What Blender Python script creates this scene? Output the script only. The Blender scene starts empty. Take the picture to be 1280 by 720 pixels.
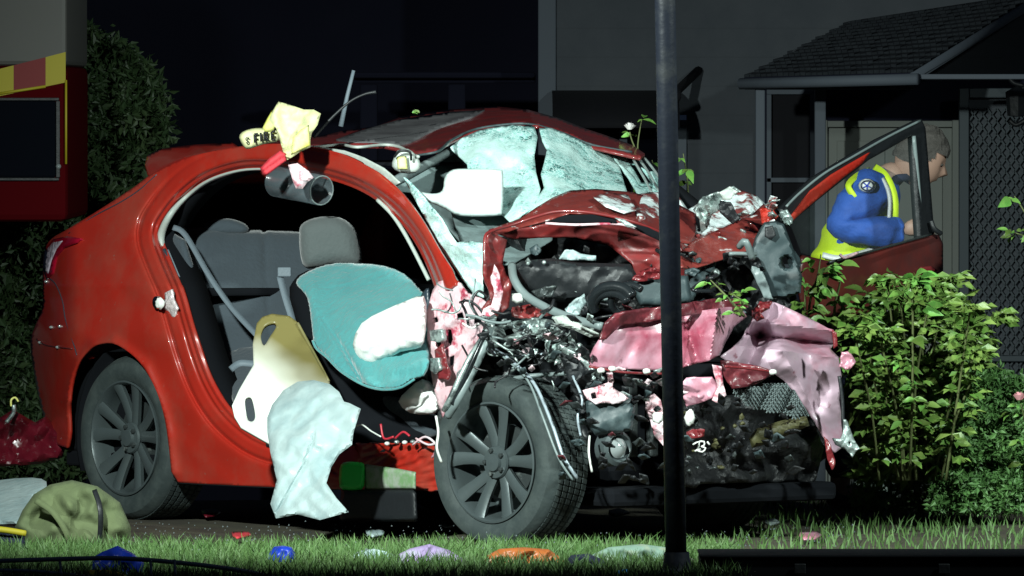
import bpy, math, random
import numpy as np
from mathutils import Vector, Matrix
from mathutils.geometry import delaunay_2d_cdt

# ------------------------------------------------------------------ camera, world, lights, exposure
scene = bpy.context.scene
COL = scene.collection
FPX = 11484.0; CAMY = -36.0; CAMZ = 1.65; PITCH = math.radians(1.172)
cam_d = bpy.data.cameras.new('camera'); cam = bpy.data.objects.new('camera', cam_d); COL.objects.link(cam)
cam_d.sensor_width = 36; cam_d.lens = FPX / 1280 * 36; cam_d.clip_start = 1; cam_d.clip_end = 600
cam.location = (0, CAMY, CAMZ); cam.rotation_euler = (math.pi / 2 - PITCH, 0, 0)
scene.camera = cam

w = bpy.data.worlds.new('World'); scene.world = w; w.use_nodes = True
bg = w.node_tree.nodes['Background']; bg.inputs[0].default_value = (0.10, 0.16, 0.30, 1); bg.inputs[1].default_value = 0.045
scene.view_settings.view_transform = 'Standard'; scene.view_settings.look = 'None'
scene.view_settings.exposure = 0; scene.view_settings.gamma = 1

def spot(name, loc, aim, watts, color, size, cone, blend=.4):
    d = bpy.data.lights.new(name, 'SPOT'); o = bpy.data.objects.new(name, d); COL.objects.link(o)
    d.energy = watts; d.color = color; d.shadow_soft_size = size; d.spot_size = math.radians(cone); d.spot_blend = blend
    o.location = loc; o.rotation_euler = (Vector(aim) - Vector(loc)).to_track_quat('-Z', 'Y').to_euler()
    return o
# portable scene floodlights of the rescue crews standing beside the camera
spot('floodlight_lamp', (3.7, -5.3, 3.4), (0.2, -1.0, 0.80), 1300, (0.86, 1.0, 0.95), 0.12, 84, .8)
spot('floodlight_lamp', (-2.3, -7.2, 3.1), (0.35, -0.9, 0.75), 3500, (0.88, 1.0, 0.95), 0.12, 58, 1.0)

# ------------------------------------------------------------------ mapping helpers
CT, ST = math.cos(PITCH), math.sin(PITCH)
def P(px, py, Y):
    px = np.asarray(px, float); py = np.asarray(py, float); Y = np.asarray(Y, float)
    u = (px - 640) / FPX; v = (360 - py) / FPX
    dy = CT + v * ST; dz = -ST + v * CT
    s = (Y - CAMY) / dy
    return np.stack(np.broadcast_arrays(u * s, Y, CAMZ + dz * s), -1)
RX, RY = -1.527, 0.0
UX, UY = .616, -.788            # towards the nose of the car
NX, NY = .788, .616             # across the car, away from the camera
def _k(px, py):
    return ((np.asarray(px, float) - 640) / FPX) / (CT + (360 - np.asarray(py, float)) / FPX * ST)
def side_y(px, py, b):
    k = _k(px, py); return (b + RX * NX - 36 * k * NX) / (k * NX + NY)
def front_y(px, py, a):
    k = _k(px, py); return (a + RX * UX - 36 * k * UX) / (k * UX + UY)
def C(a, b, z):
    return np.stack(np.broadcast_arrays(RX + a * UX + b * NX, RY + a * UY + b * NY, np.asarray(z, float)), -1)
def side(b=0.0): return lambda x, y: side_y(x, y, b)
def front(a): return lambda x, y: front_y(x, y, a)
def const(Y): return lambda x, y: np.full(np.shape(x), float(Y))
def ctl(pts):
    p = np.array(pts, float); n = len(p)
    A = np.zeros((n + 3, n + 3)); D = np.hypot(p[:, None, 0] - p[None, :, 0], p[:, None, 1] - p[None, :, 1])
    A[:n, :n] = D; A[:n, n] = 1; A[:n, n+1] = p[:, 0] / 100; A[:n, n+2] = p[:, 1] / 100
    A[n:, :n] = A[:n, n:].T
    c = np.linalg.lstsq(A, np.concatenate([p[:, 2], [0, 0, 0]]), rcond=None)[0]
    def f(x, y):
        x = np.asarray(x, float); y = np.asarray(y, float)
        d = np.hypot(x[..., None] - p[:, 0], y[..., None] - p[:, 1])
        return d @ c[:n] + c[n] + c[n+1] * x / 100 + c[n+2] * y / 100
    return f

# ------------------------------------------------------------------ objects
def link(o, parent=None):
    COL.objects.link(o)
    if parent is not None: o.parent = parent
    return o
ORG = {}
def origin(o):
    v = Vector((0, 0, 0))
    while o is not None:
        v += Vector(o.location); o = o.parent
    return v
def thing(name, label, cat, loc=(0, 0, 0), group=None):
    o = bpy.data.objects.new(name, None); o.location = loc; o.empty_display_size = .1
    COL.objects.link(o); o['label'] = label; o['category'] = cat
    if group: o['group'] = group
    return o
def tag(o, label, cat, group=None):
    o['label'] = label; o['category'] = cat
    if group: o['group'] = group
    return o
def mesh(name, V, Fc, mat, parent=None, smooth=True, flat_angle=None):
    V = np.asarray(V, float).reshape(-1, 3)
    if parent is not None: V = V - np.array(origin(parent))
    me = bpy.data.meshes.new(name)
    me.from_pydata(V.tolist(), [], [tuple(int(i) for i in f) for f in Fc]); me.update()
    if mat is not None:
        for m in (mat if isinstance(mat, (list, tuple)) else [mat]): me.materials.append(m)
    if smooth:
        me.polygons.foreach_set('use_smooth', [True] * len(me.polygons))
        if flat_angle: me.set_sharp_from_angle(angle=math.radians(flat_angle))
    return link(bpy.data.objects.new(name, me), parent)

def smooth_pts(pts, n=6, closed=True):
    p = np.array(pts, float); m = len(p); out = []
    rng = range(m) if closed else range(m - 1)
    for i in rng:
        if closed: a, b, c, d = p[(i-1) % m], p[i], p[(i+1) % m], p[(i+2) % m]
        else: a, b, c, d = p[max(i-1, 0)], p[i], p[i+1], p[min(i+2, m-1)]
        for j in range(n):
            t = j / n
            out.append(.5 * ((2*b) + (-a + c)*t + (2*a - 5*b + 4*c - d)*t*t + (-a + 3*b - 3*c + d)*t**3))
    if not closed: out.append(p[-1])
    return np.array(out)
def resample(p, step, closed=True):
    p = np.asarray(p, float)
    if closed: p = np.vstack([p, p[:1]])
    out = []
    for a, b in zip(p[:-1], p[1:]):
        L = np.hypot(*(b - a)); n = max(1, int(round(L / step)))
        for j in range(n): out.append(a + (b - a) * j / n)
    if not closed: out.append(p[-1])
    return np.array(out)
def thin(p, step):
    out = [p[0]]
    for q in p[1:]:
        if np.hypot(*(q - out[-1])) >= step * .6: out.append(q)
    if len(out) > 3 and np.hypot(*(out[-1] - out[0])) < step * .5: out.pop()
    return np.array(out)
def inside(x, y, poly):
    r = np.zeros(np.shape(x), bool); n = len(poly); j = n - 1
    for i in range(n):
        xi, yi = poly[i]; xj, yj = poly[j]
        c = ((yi > y) != (yj > y)) & (x < (xj - xi) * (y - yi) / ((yj - yi) + 1e-12) + xi)
        r ^= c; j = i
    return r
def dist_line(x, y, line, closed=False):
    line = np.asarray(line, float)
    if closed: line = np.vstack([line, line[:1]])
    d = np.full(np.shape(x), 1e9)
    for (ax, ay), (bx_, by_) in zip(line[:-1], line[1:]):
        vx, vy = bx_ - ax, by_ - ay; L = vx*vx + vy*vy + 1e-12
        t = np.clip(((x - ax) * vx + (y - ay) * vy) / L, 0, 1)
        d = np.minimum(d, np.hypot(x - ax - t * vx, y - ay - t * vy))
    return d
def folds(x, y, L, seed, k=5):
    r = random.Random(seed); o = np.zeros(np.shape(x))
    wx = x + L * .5 * np.sin(y / L * 1.3 + r.random() * 6); wy = y + L * .5 * np.sin(x / L * 1.1 + r.random() * 6)
    for i in range(k):
        t = r.random() * math.pi; l = L * (.6 + 1.2 * r.random()); c = r.random() * l
        q = ((wx * math.cos(t) + wy * math.sin(t) + c) / l) % 2
        o += np.abs(q - 1) * (l / L)
    o = o / k - .5
    return o if k < 5 else o + .35 * folds(x + 7, y - 3, L * .42, seed + 100, 4)
def waves(x, y, L, seed, k=5):
    r = random.Random(seed); o = np.zeros(np.shape(x))
    for i in range(k):
        t = r.random() * math.pi; l = L * (.6 + 1.0 * r.random())
        o += np.sin((x * math.cos(t) + y * math.sin(t)) / l * 6.28 + r.random() * 6 + 1.2 * np.sin((x - y) / l * 2))
    return o / k

def shape(name, outline, dep, mat, parent=None, step=4, holes=(), thick=.006, crumple=None, wave=None, bulge=None,
          closed=False, sm=0, back=1.0, extra=None, mp=None, smooth=True, angle=None, rows=None):
    """a sheet, shell or closed cushion from an outline; dep gives the distance of each point"""
    ol = np.array(outline, float)
    if sm: ol = smooth_pts(ol, sm)
    ol = resample(thin(ol, step) if sm else ol, step)
    hl = [resample(np.array(h, float), step) for h in holes]
    x0, y0 = ol.min(0); x1, y1 = ol.max(0)
    gx, gy = np.meshgrid(np.arange(x0, x1, step), np.arange(y0, y1, step * .87))
    gx = gx + (np.arange(gx.shape[0]) % 2)[:, None] * step * .5
    rs = np.random.RandomState(len(ol)); gx = gx + rs.uniform(-.12, .12, gx.shape) * step; gy = gy + rs.uniform(-.12, .12, gy.shape) * step
    gx = gx.ravel(); gy = gy.ravel()
    m = inside(gx, gy, ol) & (dist_line(gx, gy, ol, True) > step * .55)
    for h in hl: m &= ~inside(gx, gy, h) & (dist_line(gx, gy, h, True) > step * .55)
    pts = [tuple(q) for q in ol]; ed = [(i, (i + 1) % len(ol)) for i in range(len(ol))]
    for h in hl:
        s0 = len(pts); pts += [tuple(q) for q in h]; ed += [(s0 + i, s0 + (i + 1) % len(h)) for i in range(len(h))]
    if rows:
        ln = resample(smooth_pts(rows[0], 2, False), step * 1.15, False); tn = np.gradient(ln, axis=0); tn /= np.hypot(tn[:, 0], tn[:, 1])[:, None]
        nr = np.stack([tn[:, 1], -tn[:, 0]], -1) * rows[2]
        m &= dist_line(gx, gy, ln) > rows[1][-1] + step * .6
        for dd in rows[1]:
            q = ln + nr * dd; k = inside(q[:, 0], q[:, 1], ol) & (dist_line(q[:, 0], q[:, 1], ol, True) > step * .5) & (dist_line(q[:, 0], q[:, 1], ln) > dd - .15)
            pts += [tuple(v) for v in q[k]]
    nb = len(pts)
    pts += list(zip(gx[m], gy[m]))
    vo, eo, fo, ov, oe, of = delaunay_2d_cdt([Vector(q) for q in pts], ed, [], 0, 1e-6)
    V2 = np.array([tuple(v) for v in vo]); Fc = np.array([tuple(f) for f in fo])
    cx = V2[Fc, 0].mean(1); cy = V2[Fc, 1].mean(1)
    k = inside(cx, cy, ol)
    for h in hl: k &= ~inside(cx, cy, h)
    Fc = Fc[k]; x, y = V2[:, 0], V2[:, 1]
    ar = np.abs((x[Fc[:, 1]] - x[Fc[:, 0]]) * (y[Fc[:, 2]] - y[Fc[:, 0]]) - (y[Fc[:, 1]] - y[Fc[:, 0]]) * (x[Fc[:, 2]] - x[Fc[:, 0]]))
    Fc = Fc[ar > .03 * step * step]
    de = dist_line(x, y, ol, True)
    for h in hl: de = np.minimum(de, dist_line(x, y, h, True))
    D = np.zeros(len(x))
    if crumple: D += crumple[0] * folds(x, y, crumple[1], crumple[2])
    if wave: D += wave[0] * waves(x, y, wave[1], wave[2])
    if extra is not None: D += extra(x, y)
    Bq = np.zeros(len(x))
    if bulge:
        t = np.clip(de / bulge[1], 0, 1); Bq = bulge[0] * np.sqrt(1 - (1 - t) ** 2)
    if mp is not None:
        f1 = lambda off: mp(x, y, off)
        A = f1(D - Bq); Bk = f1(Bq * back + D * .3)
    else:
        Y = dep(x, y)
        A = P(x, y, Y + D - Bq); Bk = P(x, y, Y + Bq * back + D * .3)
    A = np.asarray(A)
    # orient towards the camera (x right, y down: flip so normals face -Y)
    if crumple and angle is None and smooth: angle = 26
    a, b_, c = Fc[:, 0], Fc[:, 1], Fc[:, 2]
    cr = (x[b_] - x[a]) * (y[c] - y[a]) - (y[b_] - y[a]) * (x[c] - x[a])
    Fc = np.where((cr > 0)[:, None], Fc[:, ::-1], Fc)
    if closed:
        isb = de < 1e-3
        idx = np.arange(len(x)); bi = np.where(isb, idx, idx + len(x))
        V = np.vstack([A, Bk]); FF = np.vstack([Fc, bi[Fc[:, ::-1]]])
        used = np.unique(FF); re = -np.ones(len(V), int); re[used] = np.arange(len(used))
        o = mesh(name, V[used], re[FF], mat, parent, smooth, angle)
    else:
        o = mesh(name, A, Fc, mat, parent, smooth, angle)
        if thick:
            md = o.modifiers.new('thickness', 'SOLIDIFY'); md.thickness = thick; md.offset = -1
    return o

def carmap(plane, base):
    """2-D outline in metres on a plane of the car: 'side' (a,-z) at b=base; 'across' (b,-z) at a=base"""
    if plane == 'side': return lambda x, y, off: C(x, base + off, -y)
    if plane == 'across': return lambda x, y, off: C(base + off, x, -y)
    if plane == 'top': return lambda x, y, off: C(x, y, base + off)

def tube(name, pts, r, mat, parent=None, n=8, sm=5, closed=False, cap=True):
    p = np.array(pts, float)
    if sm and len(p) > 2: p = smooth_pts(p, sm, closed)
    elif closed: pass
    m = len(p); rr = np.full(m, r) if np.isscalar(r) else np.interp(np.linspace(0, 1, m), np.linspace(0, 1, len(r)), r)
    V = []; F = []; up = Vector((0.13, 0.2, 1)).normalized()
    for i in range(m):
        a = p[(i - 1) % m] if closed else p[max(i-1, 0)]; b = p[(i+1) % m] if closed else p[min(i+1, m-1)]
        t = Vector(b - a)
        if t.length < 1e-9: t = Vector((0, 0, 1))
        t.normalize(); sd = t.cross(up)
        if sd.length < .05: sd = t.cross(Vector((1, 0, 0)))
        sd.normalize(); u2 = sd.cross(t); up = u2
        for j in range(n):
            an = 2 * math.pi * j / n
            V.append(Vector(p[i]) + (sd * math.cos(an) + u2 * math.sin(an)) * rr[i])
    L = m if closed else m - 1
    for i in range(L):
        for j in range(n):
            F.append((i*n + j, i*n + (j+1) % n, ((i+1) % m)*n + (j+1) % n, ((i+1) % m)*n + j))
    if cap and not closed: F += [tuple(range(n-1, -1, -1)), tuple((m-1)*n + j for j in range(n))]
    return mesh(name, [tuple(v) for v in V], F, mat, parent)
def ptube(name, pts, r, mat, parent=None, **k):
    """tube through (px, py, Y) points"""
    return tube(name, [P(a, b, c) for a, b, c in pts], r, mat, parent, **k)
def box(name, lo, hi, mat, parent=None, bev=.006, rotz=0, basis=None):
    lo = np.array(lo, float); hi = np.array(hi, float)
    V = np.array([[x, y, z] for x in (lo[0], hi[0]) for y in (lo[1], hi[1]) for z in (lo[2], hi[2])])
    F = [(0,1,3,2), (4,6,7,5), (0,4,5,1), (2,3,7,6), (0,2,6,4), (1,5,7,3)]
    if basis is not None: V = basis(V)
    o = mesh(name, V, F, mat, parent, smooth=False)
    if bev:
        md = o.modifiers.new('bevel', 'BEVEL'); md.width = bev; md.segments = 2; md.limit_method = 'ANGLE'
    return o
def carbox(name, a, b, z, mat, parent, bev=.01):
    return box(name, (a[0], b[0], z[0]), (a[1], b[1], z[1]), mat, parent, bev, basis=lambda V: C(V[:, 0], V[:, 1], V[:, 2]))
def lathe(name, prof, M, mat, parent=None, n=48, ang=35, arc=None):
    """profile (axial, radius) turned about local X of matrix M"""
    V = []; F = []; m = len(prof)
    for i in range(n):
        an = 2 * math.pi * i / n; c, s = math.cos(an), math.sin(an)
        for (ax, r) in prof: V.append(tuple(M @ Vector((ax, r * c, r * s))))
    for i in range(n):
        for j in range(m - 1):
            F.append((i*m + j, ((i+1) % n)*m + j, ((i+1) % n)*m + j + 1, i*m + j + 1))
    return mesh(name, V, F, mat, parent, True, ang)
def blob(name, c, r, mat, parent=None, noise=.0, seed=1, n=20, flat=None):
    V = []; F = []; rnd = random.Random(seed); ph = [rnd.random() * 6 for _ in range(6)]
    for i in range(n + 1):
        th = math.pi * i / n
        for j in range(2 * n):
            f = math.pi * j / n
            d = Vector((math.sin(th) * math.cos(f), math.sin(th) * math.sin(f), math.cos(th)))
            k = 1 + noise * (math.sin(d.x*5 + ph[0]) * math.sin(d.y*6 + ph[1]) + .6 * math.sin(d.z*9 + ph[2] + d.x*4) + .4 * math.sin(d.y*13 + ph[3]))
            V.append((c[0] + r[0]*d.x*k, c[1] + r[1]*d.y*k, c[2] + r[2]*d.z*k))
    for i in range(n):
        for j in range(2 * n):
            j2 = (j + 1) % (2 * n); F.append((i*2*n + j, (i+1)*2*n + j, (i+1)*2*n + j2, i*2*n + j2))
    return mesh(name, V, F, mat, parent)

# ------------------------------------------------------------------ materials
def mat(name, col, rough=.6, metal=0, coat=0, bump=None, mix=None, spec=.5, trans=0, alpha=1, sss=0, emit=None, coords='Object', mix2=None, sheen=0):
    """bump=(scale, strength, detail); mix=(colour, scale, threshold, softness, stretch)"""
    m = bpy.data.materials.new(name); m.use_nodes = True; nt = m.node_tree; N = nt.nodes; L = nt.links
    b = N['Principled BSDF']
    b.inputs['Base Color'].default_value = (*col, 1); b.inputs['Roughness'].default_value = rough; b.inputs['Metallic'].default_value = metal
    b.inputs['Coat Weight'].default_value = coat; b.inputs['Coat Roughness'].default_value = .06
    b.inputs['Specular IOR Level'].default_value = spec; b.inputs['Transmission Weight'].default_value = trans; b.inputs['Alpha'].default_value = alpha
    if sheen: b.inputs['Sheen Weight'].default_value = sheen
    tc = N.new('ShaderNodeTexCoord'); src = tc.outputs[coords]
    prev = None
    for mx in (mix, mix2):
        if not mx: continue
        mp = N.new('ShaderNodeMapping'); mp.inputs['Scale'].default_value = mx[4] if len(mx) > 4 else (1, 1, 1); L.new(src, mp.inputs[0])
        if len(mx) > 5: mp.inputs['Rotation'].default_value = mx[5]
        n = N.new('ShaderNodeTexNoise'); n.inputs['Scale'].default_value = mx[1]; n.inputs['Detail'].default_value = 6; n.inputs['Roughness'].default_value = .65
        L.new(mp.outputs[0], n.inputs['Vector'])
        r = N.new('ShaderNodeMapRange'); r.inputs[1].default_value = mx[2] - mx[3]; r.inputs[2].default_value = mx[2] + mx[3]; L.new(n.outputs['Fac'], r.inputs[0])
        x = N.new('ShaderNodeMix'); x.data_type = 'RGBA'; L.new(r.outputs[0], x.inputs[0])
        if prev is None: x.inputs[6].default_value = (*col, 1)
        else: L.new(prev, x.inputs[6])
        x.inputs[7].default_value = (*mx[0], 1); prev = x.outputs[2]
    if prev is not None: L.new(prev, b.inputs['Base Color'])
    if bump:
        n = N.new('ShaderNodeTexNoise'); n.inputs['Scale'].default_value = bump[0]; n.inputs['Detail'].default_value = bump[2] if len(bump) > 2 else 4
        bp = N.new('ShaderNodeBump'); bp.inputs['Strength'].default_value = bump[1]; bp.inputs['Distance'].default_value = .02
        L.new(src, n.inputs['Vector']); L.new(n.outputs['Fac'], bp.inputs['Height']); L.new(bp.outputs[0], b.inputs['Normal'])
        if coat: L.new(bp.outputs[0], b.inputs['Coat Normal'])
    return m
M = {}
M['paint'] = mat('red_car_paint', (.40, .022, .012), .34, 0, .7, bump=(9, .03, 3), mix=((.33, .055, .035), 4, .60, .16), mix2=((.26, .13, .10), 30, .72, .06))
M['paint_dark'] = mat('crumpled_red_paint', (.21, .020, .020), .38, 0, .6, bump=(14, .15, 4), mix=((.12, .03, .03), 9, .55, .15))
M['scuff_glare'] = mat('scraped_red_paint_with_glare', (.21, .034, .028), .38, 0, .5, bump=(16, .25, 5), mix=((.80, .84, .84), 7, .655, .03, (1, 1, 1.6)), mix2=((.16, .05, .05), 22, .62, .08))  # white flecks cover both scrapes and painted-in glare on the bonnet
M['scuff_glare_much'] = mat('scraped_primer_and_glare_paint', (.19, .045, .042), .35, 0, .4, bump=(22, .4, 5), mix=((.72, .82, .82), 10, .5, .04, (1, 1, 1.4)), mix2=((.10, .12, .13), 26, .63, .04))  # scraped white paint, which also colours the painted bonnet glare
M['bumper'] = mat('glare_toned_bumper_paint', (.36, .055, .10), .42, 0, .8, bump=(14, .06, 4), mix=((.66, .38, .47), 3.0, .52, .14), mix2=((.12, .015, .03), 9, .68, .05), spec=1)  # lilac mix puts the glare on the bumper into its colour
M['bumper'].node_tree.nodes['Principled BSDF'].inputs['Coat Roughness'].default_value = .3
M['bumper_pale'] = mat('glare_pale_scraped_bumper_paint', (.54, .38, .46), .42, 0, .8, bump=(14, .08, 4), mix=((.46, .14, .20), 2.8, .58, .10), mix2=((.20, .03, .05), 9, .70, .04), spec=.8)  # besides the scrapes, the pale base carries painted bumper glare
M['primer'] = mat('pink_primer_metal', (.78, .52, .56), .45, .0, .2, bump=(25, .3, 4), mix=((.40, .05, .09), 12, .57, .05), mix2=((.72, .62, .66), 9, .56, .08))
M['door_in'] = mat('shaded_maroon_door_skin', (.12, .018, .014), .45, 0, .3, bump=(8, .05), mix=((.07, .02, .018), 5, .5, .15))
M['black'] = mat('black_plastic', (.010, .012, .014), .5, bump=(30, .15))
M['black_gloss'] = mat('black_rubber_hose', (.012, .015, .017), .25, bump=(30, .05))
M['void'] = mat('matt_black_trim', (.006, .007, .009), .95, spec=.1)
M['grey_plastic'] = mat('grey_green_plastic', (.035, .055, .06), .5, bump=(18, .12), mix=((.08, .11, .115), 14, .6, .08))
M['bay_black'] = mat('black_engine_metal', (.006, .007, .008), .55, bump=(30, .6, 6), mix=((.018, .020, .019), 16, .62, .05))  # near-black metal with slightly paler blotches
M['maroon_metal'] = mat('folded_maroon_edge', (.09, .014, .020), .4, 0, .4, bump=(20, .3, 5), mix=((.20, .03, .04), 9, .58, .06))
M['torn_red'] = mat('torn_red_edge', (.17, .018, .022), .35, 0, .5, bump=(30, .4))
M['steel'] = mat('bare_crushed_metal', (.42, .50, .48), .42, .55, bump=(22, .4, 5), mix=((.10, .12, .12), 12, .56, .05))
M['steel_dark'] = mat('oily_dark_metal', (.05, .06, .06), .4, .4, bump=(22, .3, 5), mix=((.20, .23, .22), 16, .64, .05))
M['chrome'] = mat('bright_metal', (.8, .82, .82), .18, 1)
M['latch_metal'] = mat('bright_latch_metal', (.75, .66, .66), .3, .2, .5, bump=(60, .5))
M['tyre'] = mat('tyre_rubber', (.028, .040, .040), .75, bump=(40, .12), mix=((.05, .065, .062), 12, .55, .12))
M['rim'] = mat('gunmetal_rim', (.075, .095, .098), .36, .3, bump=(30, .05), mix=((.08, .10, .10), 14, .6, .1))
M['seat'] = mat('charcoal_seat_fabric', (.048, .064, .078), .9, bump=(60, .25), sheen=.2)
M['seat_light'] = mat('grey_headrest_fabric', (.085, .10, .10), .9, bump=(70, .25), sheen=.2)
M['belt'] = mat('grey_seat_belt', (.15, .19, .22), .6, bump=(120, .1))
M['seal'] = mat('pale_door_seal', (.45, .50, .46), .45, bump=(20, .1))
M['seal_dark'] = mat('dark_door_seal', (.03, .045, .06), .35)
M['liner'] = mat('grey_green_headliner', (.16, .22, .22), .8, bump=(30, .2), mix=((.09, .12, .12), 8, .55, .1))
M['visor'] = mat('white_sun_visor', (.58, .68, .66), .6, bump=(30, .08))
M['airbag'] = mat('white_airbag_nylon', (.92, .93, .90), .8, bump=(14, .3, 3), mix=((.70, .62, .48), 9, .72, .04))
M['teal'] = mat('teal_towel', (.05, .25, .26), .9, bump=(40, .5, 6), mix=((.08, .31, .31), 5, .5, .2), sheen=.3)
M['sheet'] = mat('white_plastic_sheet', (.36, .45, .45), .4, bump=(16, .35, 5), mix=((.28, .38, .39), 6, .55, .1))
M['board'] = mat('white_spine_board', (.80, .78, .66), .4, bump=(12, .05), mix=((.40, .34, .14), 3.2, .56, .08))
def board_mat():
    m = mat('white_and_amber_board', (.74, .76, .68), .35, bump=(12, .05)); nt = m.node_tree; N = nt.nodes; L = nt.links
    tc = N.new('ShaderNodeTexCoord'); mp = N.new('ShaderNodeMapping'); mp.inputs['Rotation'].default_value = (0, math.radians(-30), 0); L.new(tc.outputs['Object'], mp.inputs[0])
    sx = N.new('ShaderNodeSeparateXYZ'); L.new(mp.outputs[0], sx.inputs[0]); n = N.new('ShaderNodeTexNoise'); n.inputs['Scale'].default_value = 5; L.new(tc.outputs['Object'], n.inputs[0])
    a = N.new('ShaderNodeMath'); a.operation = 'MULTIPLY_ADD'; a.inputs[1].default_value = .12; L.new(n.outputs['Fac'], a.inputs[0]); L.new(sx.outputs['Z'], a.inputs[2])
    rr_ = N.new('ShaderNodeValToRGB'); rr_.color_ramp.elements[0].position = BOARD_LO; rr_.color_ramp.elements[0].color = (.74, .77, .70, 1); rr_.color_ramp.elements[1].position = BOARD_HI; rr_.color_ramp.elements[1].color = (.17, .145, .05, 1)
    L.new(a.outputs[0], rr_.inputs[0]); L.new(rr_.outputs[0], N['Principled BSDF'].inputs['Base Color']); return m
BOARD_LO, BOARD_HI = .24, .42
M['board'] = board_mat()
M['board_olive'] = mat('olive_rubber_matting', (.17, .15, .055), .55, bump=(12, .1), mix=((.26, .23, .11), 8, .6, .1))
M['yellow'] = mat('yellow_reflective_cloth', (.78, .78, .13), .6, bump=(12, .2), mix=((.82, .82, .38), 6, .5, .1))
M['cuff'] = mat('pale_yellow_band', (.66, .66, .36), .6, bump=(18, .15))
M['redcloth'] = mat('red_glove_cloth', (.52, .03, .045), .7, bump=(30, .2))
M['ink'] = mat('black_print', (.01, .01, .012), .7)
M['dust'] = mat('dusty_grey_glass', (.17, .17, .175), .42, bump=(20, .1), mix=((.055, .05, .055), 5, .5, .2), coat=.2)
M['pole'] = mat('dark_grey_pole_paint', (.020, .025, .038), .45, bump=(30, .12), mix=((.05, .055, .06), 9, .6, .1))
M['green_bright'] = mat('bright_green_plastic', (.03, .70, .09), .35)
M['green_dull'] = mat('grimy_green_plastic', (.16, .28, .13), .4, mix=((.35, .36, .33), 12, .55, .1))
M['blue'] = mat('blue_jacket_cloth', (.012, .075, .36), .75, bump=(24, .35), mix=((.008, .045, .24), 8, .6, .1))
M['navy'] = mat('navy_trouser_cloth', (.008, .012, .035), .85, bump=(24, .3))
M['hivis'] = mat('lime_yellow_vest', (.52, .72, .01), .6, bump=(24, .2))
M['reflect'] = mat('silver_reflective_tape', (.60, .64, .62), .35, bump=(60, .1))
M['skin'] = mat('skin', (.29, .18, .135), .55, bump=(60, .05))
M['hair'] = mat('grey_hair', (.03, .027, .023), .9, bump=(50, .5), mix=((.055, .05, .045), 12, .5, .2, (1, 1, 5)))
M['glass'] = mat('clear_glass', (.2, .25, .25), .02, trans=0, alpha=.05, spec=.3)
M['dark_glass'] = mat('dark_window_glass', (.004, .005, .008), .6, spec=0)
M['truck_red'] = mat('fire_truck_red', (.06, .0015, .003), .8, bump=(5, .03), spec=.03)
M['truck_grey'] = mat('pale_grey_truck_panel', (.09, .088, .08), .6, bump=(6, .05))
M['sq_yellow'] = mat('yellow_reflective_square', (.38, .32, .012), .6)
M['sq_red'] = mat('red_reflective_square', (.17, .004, .004), .6)
M['wall'] = mat('painted_weatherboard', (.115, .128, .145), .85, bump=(12, .2), mix=((.085, .098, .115), 2.5, .5, .2))
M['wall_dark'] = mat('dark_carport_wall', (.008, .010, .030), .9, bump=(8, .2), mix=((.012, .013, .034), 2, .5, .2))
M['trim'] = mat('pale_house_trim', (.14, .165, .20), .7, bump=(15, .1))
M['housedoor'] = mat('pale_green_grey_door', (.27, .29, .265), .7, bump=(8, .1))
M['screen'] = mat('security_screen_metal', (.045, .06, .07), .5, .3)
M['tile'] = mat('dark_slate_roofing', (.035, .043, .052), .8, bump=(24, .4), mix=((.022, .027, .035), 9, .5, .15))
M['canvas'] = mat('black_canvas_awning', (.010, .010, .014), .9, bump=(20, .2))
M['soil'] = mat('dark_soil', (.035, .028, .02), .95, bump=(10, .8, 6), mix=((.06, .055, .03), 4, .5, .15))
M['grassbase'] = mat('grass_thatch', (.03, .05, .015), .95, bump=(20, .8, 6), mix=((.05, .045, .025), 6, .5, .15))
M['grass'] = mat('grass_blade', (.055, .14, .03), .6, mix=((.10, .17, .05), 9, .5, .2))
M['leaf'] = mat('rose_leaf', (.085, .22, .038), .42, mix=((.23, .36, .085), 9, .52, .12), bump=(60, .1))
M['leaf_b'] = mat('young_rose_leaf', (.17, .33, .07), .42, mix=((.10, .24, .06), 8, .5, .15))
M['leaf_fine'] = mat('fine_herb_leaf', (.055, .14, .035), .55, mix=((.09, .20, .05), 8, .5, .15))
M['hedge'] = mat('dark_hedge_leaf', (.030, .060, .020), .55, mix=((.05, .08, .028), 10, .58, .1))
M['stem'] = mat('green_brown_stem', (.09, .11, .035), .7)
M['bark'] = mat('brown_bark', (.06, .045, .03), .9, bump=(20, .5))
M['petal'] = mat('white_rose_petal', (.85, .84, .82), .6)
M['petal_pink'] = mat('pink_rose_petal', (.75, .35, .38), .6)
M['khaki'] = mat('khaki_canvas', (.12, .15, .065), .9, bump=(20, .35, 5), mix=((.085, .11, .05), 5, .5, .2))
M['maroon'] = mat('dark_maroon_plastic', (.11, .006, .014), .3, coat=.4, bump=(8, .1))
M['cobalt'] = mat('cobalt_blue_plastic', (.01, .04, .42), .4)
M['lilac'] = mat('lilac_cloth', (.30, .22, .40), .8, bump=(20, .2), mix=((.42, .42, .50), 6, .5, .06))
M['orange'] = mat('rusty_orange_plastic', (.42, .12, .03), .4, mix=((.20, .06, .03), 8, .55, .1))
M['mint'] = mat('pale_mint_cloth', (.20, .30, .24), .8, bump=(14, .3), mix=((.42, .35, .20), 5, .55, .1))
M['stone'] = mat('pale_stone', (.33, .42, .36), .85, bump=(20, .6))
M['rail'] = mat('brushed_aluminium_tube', (.32, .38, .42), .4, .25)
M['wire_w'] = mat('white_wire', (.7, .72, .68), .4)
M['wire_k'] = mat('black_wire', (.015, .016, .018), .4)
M['wire_r'] = mat('red_wire', (.5, .03, .05), .4)
M['wire_g'] = mat('grey_hose', (.16, .20, .20), .4, bump=(40, .1))
M['lens_red'] = mat('red_tail_lens', (.30, .004, .02), .1, coat=1)
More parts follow.
